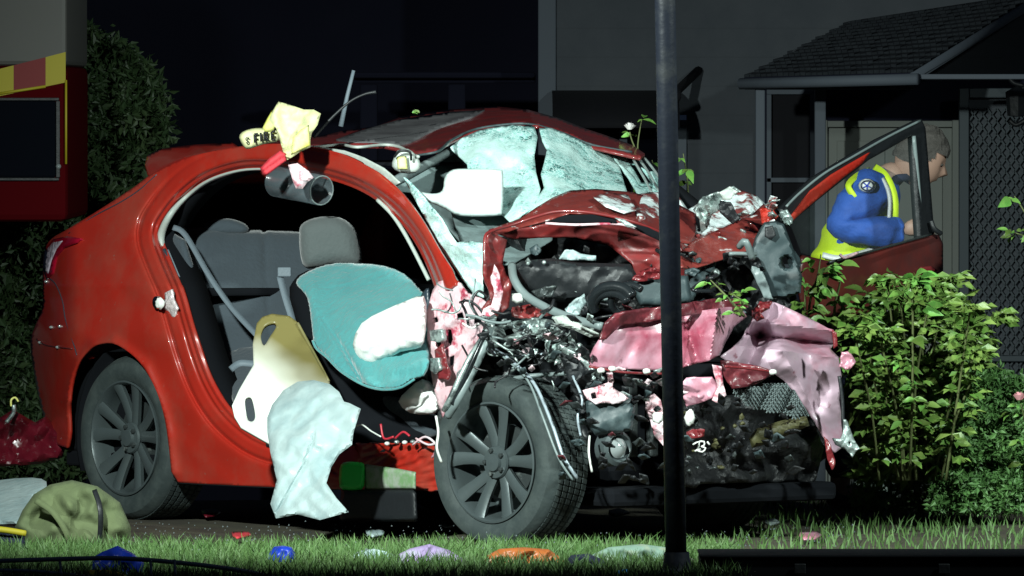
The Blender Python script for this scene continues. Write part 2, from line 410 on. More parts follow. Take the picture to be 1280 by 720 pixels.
M['lens_clear'] = mat('pale_tail_lens', (.55, .48, .56), .2, coat=1, bump=(40, .3))
M['lamp_glass'] = mat('lamp_lens_glass', (.32, .36, .36), .12, .3, coat=1)
M['yellow_dim'] = mat('faded_yellow_beam', (.06, .058, .02), .6, bump=(20, .3))

def glass_crazed():
    m = bpy.data.materials.new('shattered_windscreen'); m.use_nodes = True; nt = m.node_tree; N = nt.nodes; L = nt.links; b = N['Principled BSDF']
    tc = N.new('ShaderNodeTexCoord')
    v = N.new('ShaderNodeTexVoronoi'); v.feature = 'DISTANCE_TO_EDGE'; v.inputs['Scale'].default_value = 62; L.new(tc.outputs['Object'], v.inputs['Vector'])
    n = N.new('ShaderNodeTexNoise'); n.inputs['Scale'].default_value = 20; n.inputs['Detail'].default_value = 9; n.inputs['Roughness'].default_value = .72; L.new(tc.outputs['Object'], n.inputs['Vector'])
    n2 = N.new('ShaderNodeTexNoise'); n2.inputs['Scale'].default_value = 3.5; n2.inputs['Detail'].default_value = 3; L.new(tc.outputs['Object'], n2.inputs['Vector'])
    r1 = N.new('ShaderNodeValToRGB'); L.new(n.outputs['Fac'], r1.inputs[0]); e = r1.color_ramp.elements
    e[0].position = .40; e[0].color = (.02, .11, .10, 1); e[1].position = .50; e[1].color = (.30, .62, .58, 1)
    x = r1.color_ramp.elements.new(.68); x.color = (.62, .85, .82, 1)
    r2 = N.new('ShaderNodeMapRange'); r2.inputs[1].default_value = 0; r2.inputs[2].default_value = .10; L.new(v.outputs['Distance'], r2.inputs[0])
    mx = N.new('ShaderNodeMix'); mx.data_type = 'RGBA'; L.new(r2.outputs[0], mx.inputs[0]); mx.inputs[6].default_value = (.72, .95, .92, 1); L.new(r1.outputs[0], mx.inputs[7])
    m2 = N.new('ShaderNodeMix'); m2.data_type = 'RGBA'; m2.inputs[7].default_value = (.60, .84, .80, 1); L.new(mx.outputs[2], m2.inputs[6])
    r3 = N.new('ShaderNodeMapRange'); r3.inputs[1].default_value = .46; r3.inputs[2].default_value = .62; L.new(n2.outputs['Fac'], r3.inputs[0]); L.new(r3.outputs[0], m2.inputs[0])
    v3 = N.new('ShaderNodeTexVoronoi'); v3.feature = 'DISTANCE_TO_EDGE'; v3.inputs['Scale'].default_value = 34; v3.inputs['Randomness'].default_value = 1; L.new(tc.outputs['Object'], v3.inputs['Vector'])
    r4 = N.new('ShaderNodeMapRange'); r4.inputs[1].default_value = 0; r4.inputs[2].default_value = .035; r4.inputs[3].default_value = .78; L.new(v3.outputs['Distance'], r4.inputs[0])
    m4 = N.new('ShaderNodeMix'); m4.data_type = 'RGBA'; m4.blend_type = 'MULTIPLY'; m4.inputs[0].default_value = 1; L.new(m2.outputs[2], m4.inputs[6]); L.new(r4.outputs[0], m4.inputs[7])
    L.new(m4.outputs[2], b.inputs['Base Color'])
    bp = N.new('ShaderNodeBump'); bp.inputs['Strength'].default_value = .6; bp.inputs['Distance'].default_value = .01; L.new(n.outputs['Fac'], bp.inputs['Height']); L.new(bp.outputs[0], b.inputs['Normal'])
    b.inputs['Roughness'].default_value = .4
    return m
M['crazed'] = glass_crazed()

# ------------------------------------------------------------------ ground
def gz(Y):
    t = np.clip((np.asarray(Y, float) - 1.6) / 7.0, 0, 1); return -.55 * (3*t*t - 2*t**3)
def ground():
    xs = np.concatenate([[-300, -80, -20], np.linspace(-6, 6, 90), [20, 80, 300]])
    ys = np.concatenate([[-60, -30, -12], np.linspace(-7, 14, 110), [30, 100, 500]])
    X, Y = np.meshgrid(xs, ys); Z = gz(Y) + .012 * waves(X * 10, Y * 10, 14, 3) * (np.abs(X) < 6)
    n = len(xs); F = [(j*n + i, j*n + i + 1, (j+1)*n + i + 1, (j+1)*n + i) for j in range(len(ys) - 1) for i in range(n - 1)]
    o = mesh('ground', np.stack([X, Y, Z], -1), F, M['soil']); o['kind'] = 'structure'
    xs = np.linspace(-2.6, .75, 60); ys = np.linspace(-7, -2.3, 60); X, Y = np.meshgrid(xs, ys)
    n = 60; F = [(j*n + i, j*n + i + 1, (j+1)*n + i + 1, (j+1)*n + i) for j in range(59) for i in range(59)]
    Z = .020 + .012 * waves(X * 10, Y * 10, 14, 3) - .03 * (np.clip(1 - (Y + 7) / .3, 0, 1) + np.clip((Y + 2.7) / .4, 0, 1) + np.clip((X - .45) / .3, 0, 1))
    o = mesh('lawn', np.stack([X, Y, Z], -1), F, M['grassbase']); o['kind'] = 'structure'
ground()
def grass_patch(n, xr, yr, h, seed, name='grass'):
    r = np.random.RandomState(seed)
    x = r.uniform(*xr, n); y = r.uniform(*yr, n); a = r.uniform(0, 6.28, n); hh = h * r.uniform(.4, 1.1, n); lean = r.normal(0, .35, (n, 2)) * hh[:, None]
    wd = .0035; z = .0 + np.zeros(n)
    dx, dy = np.cos(a) * wd, np.sin(a) * wd
    v = np.stack([np.stack([x - dx, y - dy, z], -1), np.stack([x + dx, y + dy, z], -1),
                  np.stack([x + dx*.7 + lean[:, 0]*.4, y + dy*.7 + lean[:, 1]*.4, z + hh*.6], -1), np.stack([x - dx*.7 + lean[:, 0]*.4, y - dy*.7 + lean[:, 1]*.4, z + hh*.6], -1),
                  np.stack([x + lean[:, 0], y + lean[:, 1], z + hh], -1)], 1).reshape(-1, 3)
    F = []
    for i in range(n): k = i*5; F += [(k, k+1, k+2, k+3), (k+3, k+2, k+4)]
    o = mesh(name, v, F, M['grass'], smooth=False); o['kind'] = 'stuff'; return o
g = grass_patch(26000, (-2.3, .8), (-5.6, -2.5), .075, 5); tag(g, 'short green lawn grass in front of the wrecked car', 'grass')
g = grass_patch(3500, (.8, 3.0), (-3.6, 2.2), .06, 6, 'weeds'); tag(g, 'sparse dark weeds on the soil under the rose bushes', 'weeds')

# ------------------------------------------------------------------ house and background
def house():
    HY = 10.0
    zb = -.6
    h = thing('house', 'dim grey weatherboard house with slate porch roof behind the crash', 'house', (1.5, HY, zb))
    def X(px, Y): return float(P(px, 300, Y)[0])
    def Z(py, Y): return float(P(640, py, Y)[2])
    x0, x1 = X(685, HY), X(1700, HY)
    wx0, wx1 = X(700, HY), X(858, HY)
    # weatherboards of the lit wall, cut round the window
    z = zb; i = 0
    sh = {}
    while z < Z(-260, HY):
        z2 = z + .145
        spans = [(x0, x1)]
        if z2 > Z(420, HY) and z < Z(150, HY): spans = [(x0, wx0), (wx1, x1)]
        for (a, b) in spans:
            V = [(a, HY, z), (b, HY, z), (b, HY - .016, z), (a, HY - .016, z), (a, HY, z2 + .01), (b, HY, z2 + .01), (b, HY - .010, z2 + .01), (a, HY - .010, z2 + .01)]
            F = [(0,1,2,3), (3,2,6,7), (4,7,6,5), (0,3,7,4), (1,5,6,2), (0,4,5,1)]
            mesh('weatherboard', V, F, M['wall'], h, smooth=False)
        z = z2
    box('corner_board', (x0 - .05, HY - .05, zb), (x0 + .04, HY + .05, Z(-260, HY)), M['trim'], h)
    # dark side of the house on the left (carport)
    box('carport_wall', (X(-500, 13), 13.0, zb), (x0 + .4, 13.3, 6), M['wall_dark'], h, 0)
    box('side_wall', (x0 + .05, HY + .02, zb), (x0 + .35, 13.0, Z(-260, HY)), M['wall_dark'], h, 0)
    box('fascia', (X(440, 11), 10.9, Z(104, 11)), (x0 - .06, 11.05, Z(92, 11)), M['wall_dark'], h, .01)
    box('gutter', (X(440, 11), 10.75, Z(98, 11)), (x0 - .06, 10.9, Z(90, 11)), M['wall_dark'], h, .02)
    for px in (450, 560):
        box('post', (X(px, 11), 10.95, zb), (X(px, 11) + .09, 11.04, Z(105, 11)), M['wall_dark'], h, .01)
    # window left of and behind the street pole, with a canvas awning
    wn = box('window', (wx0, HY - .01, Z(420, HY)), (wx1, HY + .06, Z(150, HY)), M['canvas'], h, 0)
    for a, b, c, d in ((wx0, wx1, 150, 157), (wx0, wx1, 415, 422), (wx0, wx0 + .04, 157, 415), (wx1 - .045, wx1, 157, 415), ((wx0+wx1)/2 - .02, (wx0+wx1)/2 + .02, 157, 415)):
        box('frame', (a, HY - .045, Z(d, HY)), (b, HY - .012, Z(c, HY)), M['trim'], wn, .003)
    box('pane', (wx0 + .04, HY - .026, Z(415, HY)), (wx1 - .045, HY - .02, Z(157, HY)), M['dark_glass'], wn, 0)
    aw = []
    ax0, ax1 = X(690, HY), X(850, 9.3)
    V = []; n = 10
    for i in range(n + 1):
        t = i / n
        yy = HY - .03 - .6 * math.sin(t * 1.57); zz = Z(116, HY) - (Z(116, HY) - Z(160, HY)) * (1 - math.cos(t * 1.57))
        V += [(ax0, yy, zz), (ax1, yy, zz)]
    o = mesh('awning', V, [(2*i, 2*i + 1, 2*i + 3, 2*i + 2) for i in range(n)], M['canvas'], h); o.modifiers.new('t', 'SOLIDIFY').thickness = .012
    tube('awning_arm', [P(873, 88, HY - .04), P(846, 114, 9.5), P(846, 122, 9.4)], .022, M['canvas'], h, sm=0)
    # porch: roof, post, window box, door, security door
    PY = 8.4
    # roof slope rising from the eave (front-left) to the right: rows of slates
    e0 = P(930, 97, PY); e1 = P(1142, 91, PY - .5); t0 = P(1062, 28, HY - .05); t1 = P(1300, -8, HY - .05)
    V = []; F = []; rows = 15; cols = 30; rr = random.Random(4)
    for i in range(rows):
        for j in range(cols):
            s0, s1 = i / rows, (i + 1.25) / rows
            off = .5 * (i % 2) / cols
            q0, q1 = j / cols + off, (j + .93) / cols + off
            if q0 > 1: continue
            q1 = min(q1, 1)
            def B(s, q, lift):
                a = e0 * (1 - s) + t0 * s; b = e1 * (1 - s) + t1 * s; v = a * (1 - q) + b * q; return (v[0], v[1] - lift * .6, v[2] + lift)
            l = .014 + rr.random() * .006
            k = len(V)
            V += [B(s0, q0, l), B(s0, q1, l), B(s1, q1, .004), B(s1, q0, .004), B(s0, q0, .002), B(s0, q1, .002)]
            F += [(k, k+1, k+2, k+3), (k+4, k+5, k+1, k)]
    o = mesh('roof_slates', V, F, M['tile'], h, smooth=False); o['kind'] = 'stuff'
    V = [tuple(v) for v in (e0, e1, t1, t0)] + [tuple(v - np.array([0, 0, .05])) for v in (e0, e1, t1, t0)]
    mesh('roof_deck', V, [(0,3,2,1), (4,5,6,7), (0,1,5,4), (1,2,6,5), (2,3,7,6), (3,0,4,7)], M['wall_dark'], h, smooth=False)
    tube('porch_gutter', [e0 + np.array([-.02, -.04, -.03]), e1 + np.array([.02, -.04, -.03])], .028, M['trim'], h, sm=0)
    tube('gable_beam', [e1 + np.array([0, 0, -.02]), t1 + np.array([0, 0, -.02])], .025, M['trim'], h, sm=0)
    box('porch_beam', (e1[0], PY - .5, Z(98, PY) - .005), (e1[0] + 1.4, PY - .42, Z(93, PY) + .0), M['trim'], h, .004)
    box('porch_post', (X(944, PY), PY - .04, zb), (X(956, PY), PY + .04, Z(104, PY)), M['trim'], h, .006)
    box('porch_post', (X(1018, 9), 8.96, zb), (X(1032, 9), 9.04, Z(104, 9)), M['trim'], h, .006)
    box('porch_beam', (X(930, PY), PY - .05, Z(112, PY)), (X(1142, PY), PY + .02, Z(103, PY)), M['trim'], h, .005)
    box('porch_back_wall', (X(945, 9.9), 9.90, zb), (X(1500, 9.9), 9.95, Z(100, 9.9)), M['wall_dark'], h, 0)
    wn = box('window', (X(958, 9.88), 9.80, Z(330, 9.9)), (X(1018, 9.88), 9.895, Z(112, 9.9)), M['canvas'], h, 0)
    for a, b, c, d in ((958, 1018, 112, 118), (958, 1018, 222, 228), (958, 964, 118, 330), (1012, 1018, 118, 330), (958, 1018, 330, 338)):
        box('frame', (X(a, 9.8), 9.76, Z(d, 9.8)), (X(b, 9.8), 9.798, Z(c, 9.8)), M['trim'], wn, .003)
    # pale house door behind the person
    dr = box('front_door', (X(1034, 9.8), 9.80, zb + .05), (X(1190, 9.8), 9.86, Z(160, 9.8)), M['housedoor'], h, .004)
    for (a, b, c, d) in ((1046, 1106, 176, 320), (1118, 1178, 176, 320), (1046, 1106, 345, 560), (1118, 1178, 345, 560)):
        box('door_panel', (X(a, 9.8), 9.787, Z(d, 9.8)), (X(b, 9.8), 9.799, Z(c, 9.8)), M['housedoor'], dr, .004)
    blob('handle', (X(1182, 9.75), 9.76, Z(380, 9.75)), (.02, .03, .02), M['chrome'], dr, n=8)
    for a, b in ((1026, 1034), (1190, 1203)):
        box('door_frame', (X(a, 9.8), 9.76, zb), (X(b, 9.8), 9.88, Z(150, 9.8)), M['housedoor'], h, .004)
    box('door_frame', (X(1034, 9.8), 9.77, Z(159, 9.8)), (X(1190, 9.8), 9.88, Z(151, 9.8)), M['housedoor'], h, .004)
    # security screen door on the right
    sx0, sx1 = X(1206, 9.3), X(1350, 9.3); sz0, sz1 = zb + .05, Z(110, 9.3)
    sd = box('security_door', (sx0, 9.34, sz0), (sx1, 9.36, sz1), M['wall'], h, 0)
    for a, b, c, d in ((sx0 - .03, sx0 + .02, sz0, sz1), (sx1 - .02, sx1 + .03, sz0, sz1), (sx0 + .02, sx1 - .02, sz0, sz0 + .05), (sx0 + .02, sx1 - .02, sz1 - .05, sz1), (sx0 + .02, sx1 - .02, Z(452, 9.3), Z(444, 9.3))):
        box('door_rail', (a, 9.27, c), (b, 9.33, d), M['screen'], sd, .004)
    V = []; F = []; p = .075
    def bar(a, b):
        a = np.array(a); b = np.array(b); d = (b - a) / np.linalg.norm(b - a); s = np.array([-d[2], 0, d[0]]) * .0045; k = len(V)
        for q in (a, b): V.extend([tuple(q + s + np.array([0, -.004, 0])), tuple(q - s + np.array([0, -.004, 0])), tuple(q - s + np.array([0, .004, 0])), tuple(q + s + np.array([0, .004, 0]))])
        F.extend([(k, k+1, k+5, k+4), (k+1, k+2, k+6, k+5), (k+2, k+3, k+7, k+6), (k+3, k, k+4, k+7)])
    W = sx1 - sx0 - .04; H = sz1 - sz0 - .1
    ys = .062
    nx = int(W / .045)
    k = 0
    z = sz0 + .05
    while z < sz1 - .05 - ys:
        for i in range(nx):
            xx = sx0 + .02 + i * .045
            bar((xx, 9.30, z), (xx + .0225, 9.30, z + ys/2)); bar((xx + .0225, 9.30, z + ys/2), (xx + .045, 9.30, z))
            bar((xx, 9.31, z + ys), (xx + .0225, 9.31, z + ys/2)); bar((xx + .0225, 9.31, z + ys/2), (xx + .045, 9.31, z + ys))
        z += ys
    o = mesh('lattice', V, F, M['screen'], sd, smooth=False); o['kind'] = 'stuff'
    # porch lantern by the right edge
    l = thing('porch_lantern', 'dark wrought iron lantern at right edge beneath the porch roof', 'lantern', tuple(P(1275, 130, 8.9)))
    c = P(1272, 128, 8.9)
    lathe('lantern_cage', [(-.07, .02), (-.065, .05), (.05, .06), (.08, .01)], Matrix.Translation(Vector(c)) @ Matrix.Rotation(-math.pi/2, 4, 'Y'), M['black'], l, n=8)
    ptube('bracket', [(1262, 98, 8.9), (1268, 104, 8.9), (1280, 108, 8.9), (1272, 116, 8.9)], .012, M['black'], l)
    ptube('bracket', [(1262, 150, 8.9), (1270, 156, 8.9), (1282, 150, 8.9)], .012, M['black'], l)
house()

def fire_truck():
    Y = 3.0
    t = thing('fire_truck', 'corner of a parked red fire truck with pale upper panel and yellow checks', 'fire truck', tuple(P(0, 275, Y)))
    def pb(name, x0, x1, y0, y1, ya, yb, m, bev=.01, par=t):
        a = P(x0, y1, Y); b = P(x1, y0, Y); return box(name, (a[0], Y + ya, a[2]), (b[0], Y + yb, b[2]), m, par, bev)
    pb('body', -500, 84, 82, 277, .0, 1.9, M['truck_red'], .03)
    pb('upper_panel', -500, 83, -140, 82, .01, 1.9, M['truck_grey'], .02)
    wn = pb('window', -120, 70, 126, 222, -.012, .02, M['dark_glass'], .01)
    pb('window_trim', -125, 74, 122, 126, -.016, .018, M['black'], .003); pb('window_trim', -125, 74, 222, 226, -.016, .018, M['black'], .003)
    pb('window_trim', 70, 75, 126, 222, -.017, .018, M['black'], .003)
    xs = [-70, -35, -2, 17, 57, 82]
    k = 0
    for i in range(5):
        x0, x1 = xs[i], xs[i+1]
        yt = lambda x: 86 - 21 * (x / 82); yb = lambda x: 120 - 17 * (x / 82)
        q = [P(x0, yt(x0), Y - .004), P(x1, yt(x1), Y - .004), P(x1, yb(x1), Y - .004), P(x0, yb(x0), Y - .004)]
        V = [tuple(v) for v in q] + [tuple(v + np.array([0, .006, 0])) for v in q]
        mesh('check_square', V, [(0,3,2,1), (4,5,6,7), (0,1,5,4), (1,2,6,5), (2,3,7,6), (3,0,4,7)], M['sq_yellow' if i % 2 == 0 else 'sq_red'], t, smooth=False)
    q = [P(-20, 120, Y - .006), P(57, 108, Y - .006)]
    tube('pinstripe', [q[0], q[1]], .006, M['sq_yellow'], t, sm=0)
    tube('pinstripe', [P(82.5, 100, Y - .004), P(82.5, 205, Y - .004)], .005, M['sq_yellow'], t, sm=0)
    blob('marker_lamp', P(73, 208, Y - .01), (.012, .012, .012), M['lamp_glass'], t, n=8)
    # wheel under the body, out of sight to the left
    c = P(-180, 330, Y + .35)
    lathe('wheel', [(-.14, .12), (-.15, .3), (-.13, .44), (-.09, .47), (.09, .47), (.13, .44), (.14, .2)], Matrix.Translation(Vector((c[0], c[1], .47 - .2))) @ Matrix.Rotation(math.pi/2, 4, 'Z'), M['tyre'], t)
fire_truck()

def leaf_mass(name, n, sampler, size, m, parent, seed, squash=.45):
    r = np.random.RandomState(seed); c = sampler(r, n); n = len(c)
    d = r.normal(0, 1, (n, 3)); d /= np.linalg.norm(d, axis=1)[:, None]
    e = r.normal(0, 1, (n, 3)); e -= (e * d).sum(1)[:, None] * d; e /= np.linalg.norm(e, axis=1)[:, None]
    nn = np.cross(d, e)
    s = (size * r.uniform(.6, 1.3, n))[:, None]
    v = np.stack([c, c + d*s*.45 + e*s*squash*.5 + nn*s*.1, c + d*s, c + d*s*.45 - e*s*squash*.5 + nn*s*.1], 1).reshape(-1, 3)
    F = []
    for i in range(n): k = 4*i; F += [(k, k+1, k+2), (k, k+2, k+3)]
    o = mesh(name, v, F, m, parent, smooth=False); o['kind'] = 'stuff'; return o
def hedge():
    t = thing('hedge', 'tall dark leafy evergreen with rounded top between fire truck and car', 'hedge', (-1.9, 5.8, -.4))
    ol = np.array([(75, 0), (95, 20), (120, 45), (160, 58), (190, 85), (205, 120), (212, 160), (208, 210), (215, 300), (218, 420), (220, 560), (80, 600), (-60, 600), (-60, 240), (60, 240)], float)
    def s(r, n):
        x = r.uniform(-60, 225, n * 2); y = r.uniform(0, 600, n * 2)
        k = inside(x + r.normal(0, 4, n*2), y + r.normal(0, 4, n*2), ol); x, y = x[k], y[k]
        lump = .25 * waves(x, y, 60, 5) + .12 * waves(x, y, 22, 9)
        Y = 5.5 + lump + r.exponential(.12, len(x))
        return P(x, y, Y)
    leaf_mass('foliage', 26000, s, .05, M['hedge'], t, 3)
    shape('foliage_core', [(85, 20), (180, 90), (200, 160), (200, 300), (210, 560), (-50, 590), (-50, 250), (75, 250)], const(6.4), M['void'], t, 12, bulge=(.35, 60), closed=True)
    for (a, b) in ((120, 90), (60, 30), (190, 180)):
        ptube('trunk', [(a, 640, 6.1), (a + 5, 500, 6.1), (b, 300, 6.15)], [.05, .035, .015], M['bark'], t)
hedge()

# ------------------------------------------------------------------ the car
car = thing('crashed_car', 'crushed red hatchback with its driver door gone and front end torn open', 'car', tuple(C(1.2, .85, 0)))

OPEN = smooth_pts([(545, 366), (538, 345), (525, 315), (508, 288), (485, 262), (455, 241), (420, 227), (380, 218), (335, 213), (300, 214), (262, 226), (235, 245), (215, 268), (203, 292),
        (212, 322), (228, 360), (240, 400), (252, 440), (268, 480), (292, 515), (330, 543), (380, 553), (450, 554), (548, 554)], 4, False)
OUT = smooth_pts([(548, 612), (500, 613), (400, 611), (300, 607), (222, 603)], 3, False).tolist() + \
      smooth_pts([(214, 590), (211, 560), (206, 525), (196, 490), (180, 460), (162, 441), (140, 429), (118, 432), (100, 450), (90, 475), (86, 505), (87, 540), (84, 560)], 3, False).tolist() + \
      smooth_pts([(72, 556), (56, 525), (45, 480), (38, 430), (45, 405), (53, 385), (53, 340), (56, 312), (65, 298), (80, 289), (105, 274), (140, 252), (170, 232), (192, 216), (230, 198), (262, 190), (300, 183), (340, 180), (380, 182), (420, 190), (450, 203), (480, 220), (505, 245), (530, 280), (550, 315), (574, 352)], 3, False).tolist() + [(562, 362)]
ROWSGN = -1
def side_depth(x, y):
    z = 1.65 - (y - 125) / 322.0
    b = .0 + np.maximum(0, z - .93) * .36 + np.maximum(0, .45 - z) * .10
    b = b - .022 * np.exp(-((z - .74) / .09) ** 2)                      # shoulder
    b = b + np.maximum(0, 98 - x) ** 2 / 60. ** 2 * .34
    arch = dist_line(x, y, [(214, 590), (206, 525), (180, 460), (140, 429), (118, 432), (100, 450), (88, 500)])
    b = b - .022 * np.exp(-(arch / 9.) ** 2)
    d = dist_line(x, y, OPEN[:-6])
    def st(a, w_): return 1 / (1 + np.exp(-(d - a) / w_))
    kk = .15 + .75 * np.clip((y - 215) / 60, 0, 1)
    fr = .085 - .035 * st(5, .8) - .032 * st(12, 1.2) - .004 * st(22, 2.5) + .02 * kk * np.exp(-((d - 31) / 2.0) ** 2)
    fr = fr - .008 * st(33, 3)
    b = b + fr + .004 * waves(x, y, 60, 8)
    # the sill is dragged and dented at the front
    b = b + .012 * waves(x * .3, y, 9, 4) * np.clip((x - 380) / 80, 0, 1) * np.clip((y - 545) / 8, 0, 1)
    return side_y(x, y, b)
shape('body_side', OUT + OPEN.tolist(), side_depth, M['paint'], car, 2.6, thick=.012, rows=(OPEN[:-6], [2.2, 4, 5, 6, 8, 10, 11.2, 12.4, 14, 17, 19, 20, 21, 22, 23, 24, 25.5, 28, 29.5, 31, 32.5, 34, 36, 39], ROWSGN))
# underside of sill, inner pillar faces (depth of the frame)
def strip(name, line, depf, w_, m, parent, thick=.004):
    p = resample(smooth_pts(line, 3, False), 5, False); n = len(p)
    Y = depf(p[:, 0], p[:, 1]); A = P(p[:, 0], p[:, 1], Y + .004); B = A + np.array([NX, NY, 0]) * w_
    mesh(name, np.vstack([A, B]), [(i, i + 1, n + i + 1, n + i) for i in range(n - 1)], m, parent).modifiers.new('t', 'SOLIDIFY').thickness = thick
strip('door_frame_return', [tuple(q) for q in OPEN[::4]], lambda x, y: side_depth(x, y), .12, M['void'], car)
strip('sill_underside', [(222, 603), (300, 607), (400, 611), (548, 612)], lambda x, y: side_depth(x, y), .25, M['black'], car)
# pale rubber seal and dark seal
ptube('door_seal', [(x, y, side_y(x, y, .14 if i < 3 else .21)) for i, (x, y) in enumerate([(203, 312), (202, 292), (213, 268), (234, 245), (262, 225), (300, 213), (338, 211)])], [.012, .016, .013, .008, .006, .005, .004], M['seal'], car)
ptube('door_seal', [(x, y, side_y(x, y, .13)) for (x, y) in [(205, 312), (216, 335), (230, 370), (242, 410), (254, 448), (270, 486), (294, 520)]], .009, M['seal_dark'], car)
ptube('trim_strip', [(x, y, side_y(x, y, .11)) for (x, y) in [(210, 312), (221, 338), (235, 373), (247, 413), (259, 450), (275, 486)]], .003, M['belt'], car)
ptube('trim_strip', [(x, y, side_y(x, y, .19)) for (x, y) in [(472, 250), (490, 268), (506, 292), (522, 322), (536, 350)]], .008, M['seal'], car)
# door striker with its bracket
blob('latch', P(200, 379, side_y(200, 379, -.03)), (.018, .016, .022), M['wire_w'], car, .12, 4, n=10)
for (x, y, r_) in ((199, 378, .016),):
    c = P(x, y, side_y(x, y, -.012)); MM = Matrix.Translation(Vector(c)) @ Matrix.Rotation(math.atan2(NY, NX), 4, 'Z')
    lathe('door_striker', [(.03, .0), (.03, .012), (.0, .014), (-.004, .026), (-.016, .024), (-.020, .012), (-.02, 0)], MM, M['chrome'], car, n=20)
SDY = lambda x, y: float(side_depth(np.array([x], float), np.array([y], float))[0])
ptube('panel_seam', [(x, y, SDY(x, y) - .001) for x, y in ((196, 218), (176, 236), (152, 252), (118, 270), (86, 292))], .0025, M['seal_dark'], car)
ptube('panel_seam', [(x, y, SDY(x, y) - .001) for x, y in ((62, 348), (70, 356), (78, 376), (82, 400), (92, 430), (96, 444))], .0025, M['seal_dark'], car)
shape('striker_plate', [(206, 366), (214, 362), (217, 376), (222, 386), (218, 398), (211, 392), (205, 386)], side(.0), M['latch_metal'], car, 2.5, thick=.01, crumple=(.02, 6, 2))
for (x, y) in ((205, 360), (222, 400), (226, 408)):
    blob('bolt', P(x, y, side_y(x, y, .045)), (.007, .007, .007), M['steel'], car, n=6)
# spoiler over the hatch
sp = shape('spoiler', [(181, 206), (184, 194), (200, 186), (240, 181), (290, 178), (302, 186), (262, 193), (232, 200), (206, 212), (190, 222), (184, 218)], ctl([(181, 206, .35), (300, 180, .15), (190, 222, .12), (262, 193, -.02), (240, 181, .4)]), M['paint'], car, 3, thick=.03, bulge=(.02, 6))
# tail lamp
tl = shape('tail_lamp', [(54, 338), (56, 312), (66, 299), (84, 295), (102, 298), (96, 304), (80, 310), (70, 322), (66, 342), (58, 350)], lambda x, y: side_depth(x, y) - .018, M['lens_red'], car, 3, thick=.02, bulge=(.012, 5))
shape('clear_lens', [(54, 336), (57, 313), (66, 303), (78, 301), (70, 312), (64, 326), (60, 342)], lambda x, y: side_depth(x, y) - .034, M['lens_clear'], tl, 3, thick=.006)
for x, y in ((58, 352), (75, 408), (64, 409), (72, 434), (50, 428)):
    blob('tail_bead', P(x, y, float(side_depth(np.array([x]), np.array([y]))[0]) - .012), (.009, .006, .006), M['lamp_glass'], car, n=6)  # small pale glassy beads on the tail corner
ptube('bumper_seam', [(x, y, float(side_depth(np.array([x]), np.array([y]))[0]) - .006) for x, y in ((46, 424), (58, 431), (76, 434), (90, 436))], .003, M['paint_dark'], car)
# rear closure, far side, floor, roof lining: what stands behind the visible side
shape('tailgate', [(.12, -.32), (1.62, -.32), (1.66, -.9), (1.5, -1.36), (.25, -1.36), (.1, -.9)], None, M['paint'], car, .06, mp=lambda x, y, off: C(-.60 + np.maximum(0, -y - .9) * 1.05 + .10 * (2 * (x - .87) / 1.5) ** 2 + off, x, -y), thick=.02, holes=[[(.3, -.96), (1.44, -.96), (1.35, -1.3), (.4, -1.3)]])
shape('rear_window', [(.29, -.95), (1.45, -.95), (1.36, -1.31), (.39, -1.31)], None, M['dark_glass'], car, .08, mp=lambda x, y, off: C(-.585 + np.maximum(0, -y - .9) * 1.05 + .10 * (2 * (x - .87) / 1.5) ** 2 + off, x, -y), thick=.005)
shape('far_side_panel', [(-.62, -.3), (-.3, -.28), (-.28, -.5), (0, -.68), (.28, -.5), (.32, -.22), (1.15, -.2), (1.15, -.95), (1.1, -1.40), (.6, -1.43), (0, -1.36), (-.3, -1.2), (-.6, -.9)], None, M['paint'], car, .05,
      mp=lambda x, y, off: C(x, 1.72 - np.maximum(0, -y - .93) * .36 + off, -y), thick=.02, holes=[[(-.2, -.98), (1.02, -.98), (1.0, -1.33), (.5, -1.36), (.05, -1.28)]])
shape('far_side_window', [(-.19, -.985), (1.01, -.985), (.99, -1.325), (.5, -1.355), (.05, -1.275)], None, M['dark_glass'], car, .08, mp=lambda x, y, off: C(x, 1.705 - np.maximum(0, -y - .93) * .36 + off, -y), thick=.004)
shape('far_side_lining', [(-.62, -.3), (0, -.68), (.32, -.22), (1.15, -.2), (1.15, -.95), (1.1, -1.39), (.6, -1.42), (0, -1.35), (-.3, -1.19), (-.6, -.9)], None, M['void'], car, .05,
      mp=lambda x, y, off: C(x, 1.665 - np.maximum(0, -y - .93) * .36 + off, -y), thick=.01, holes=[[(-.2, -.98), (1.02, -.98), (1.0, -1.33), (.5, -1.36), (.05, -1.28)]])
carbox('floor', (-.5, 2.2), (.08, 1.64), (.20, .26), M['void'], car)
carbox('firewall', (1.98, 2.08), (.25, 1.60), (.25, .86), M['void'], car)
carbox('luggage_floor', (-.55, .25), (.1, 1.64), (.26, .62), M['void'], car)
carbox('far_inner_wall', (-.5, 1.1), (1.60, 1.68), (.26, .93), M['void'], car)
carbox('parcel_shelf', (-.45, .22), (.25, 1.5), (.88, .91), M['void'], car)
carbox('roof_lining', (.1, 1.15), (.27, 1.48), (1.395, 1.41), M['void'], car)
shape('far_pillar', [(1.0, -.93), (1.12, -.93), (1.25, -1.40), (1.12, -1.40)], None, M['void'], car, .05, mp=lambda x, y, off: C(x, 1.66 - np.maximum(0, -y - .93) * .36 + off, -y), thick=.06)
shape('far_windscreen_pillar', [(1.9, -.95), (2.05, -.95), (1.35, -1.42), (1.22, -1.42)], None, M['void'], car, .05, mp=lambda x, y, off: C(x, 1.66 - np.maximum(0, -y - .93) * .36 + off, -y), thick=.05)
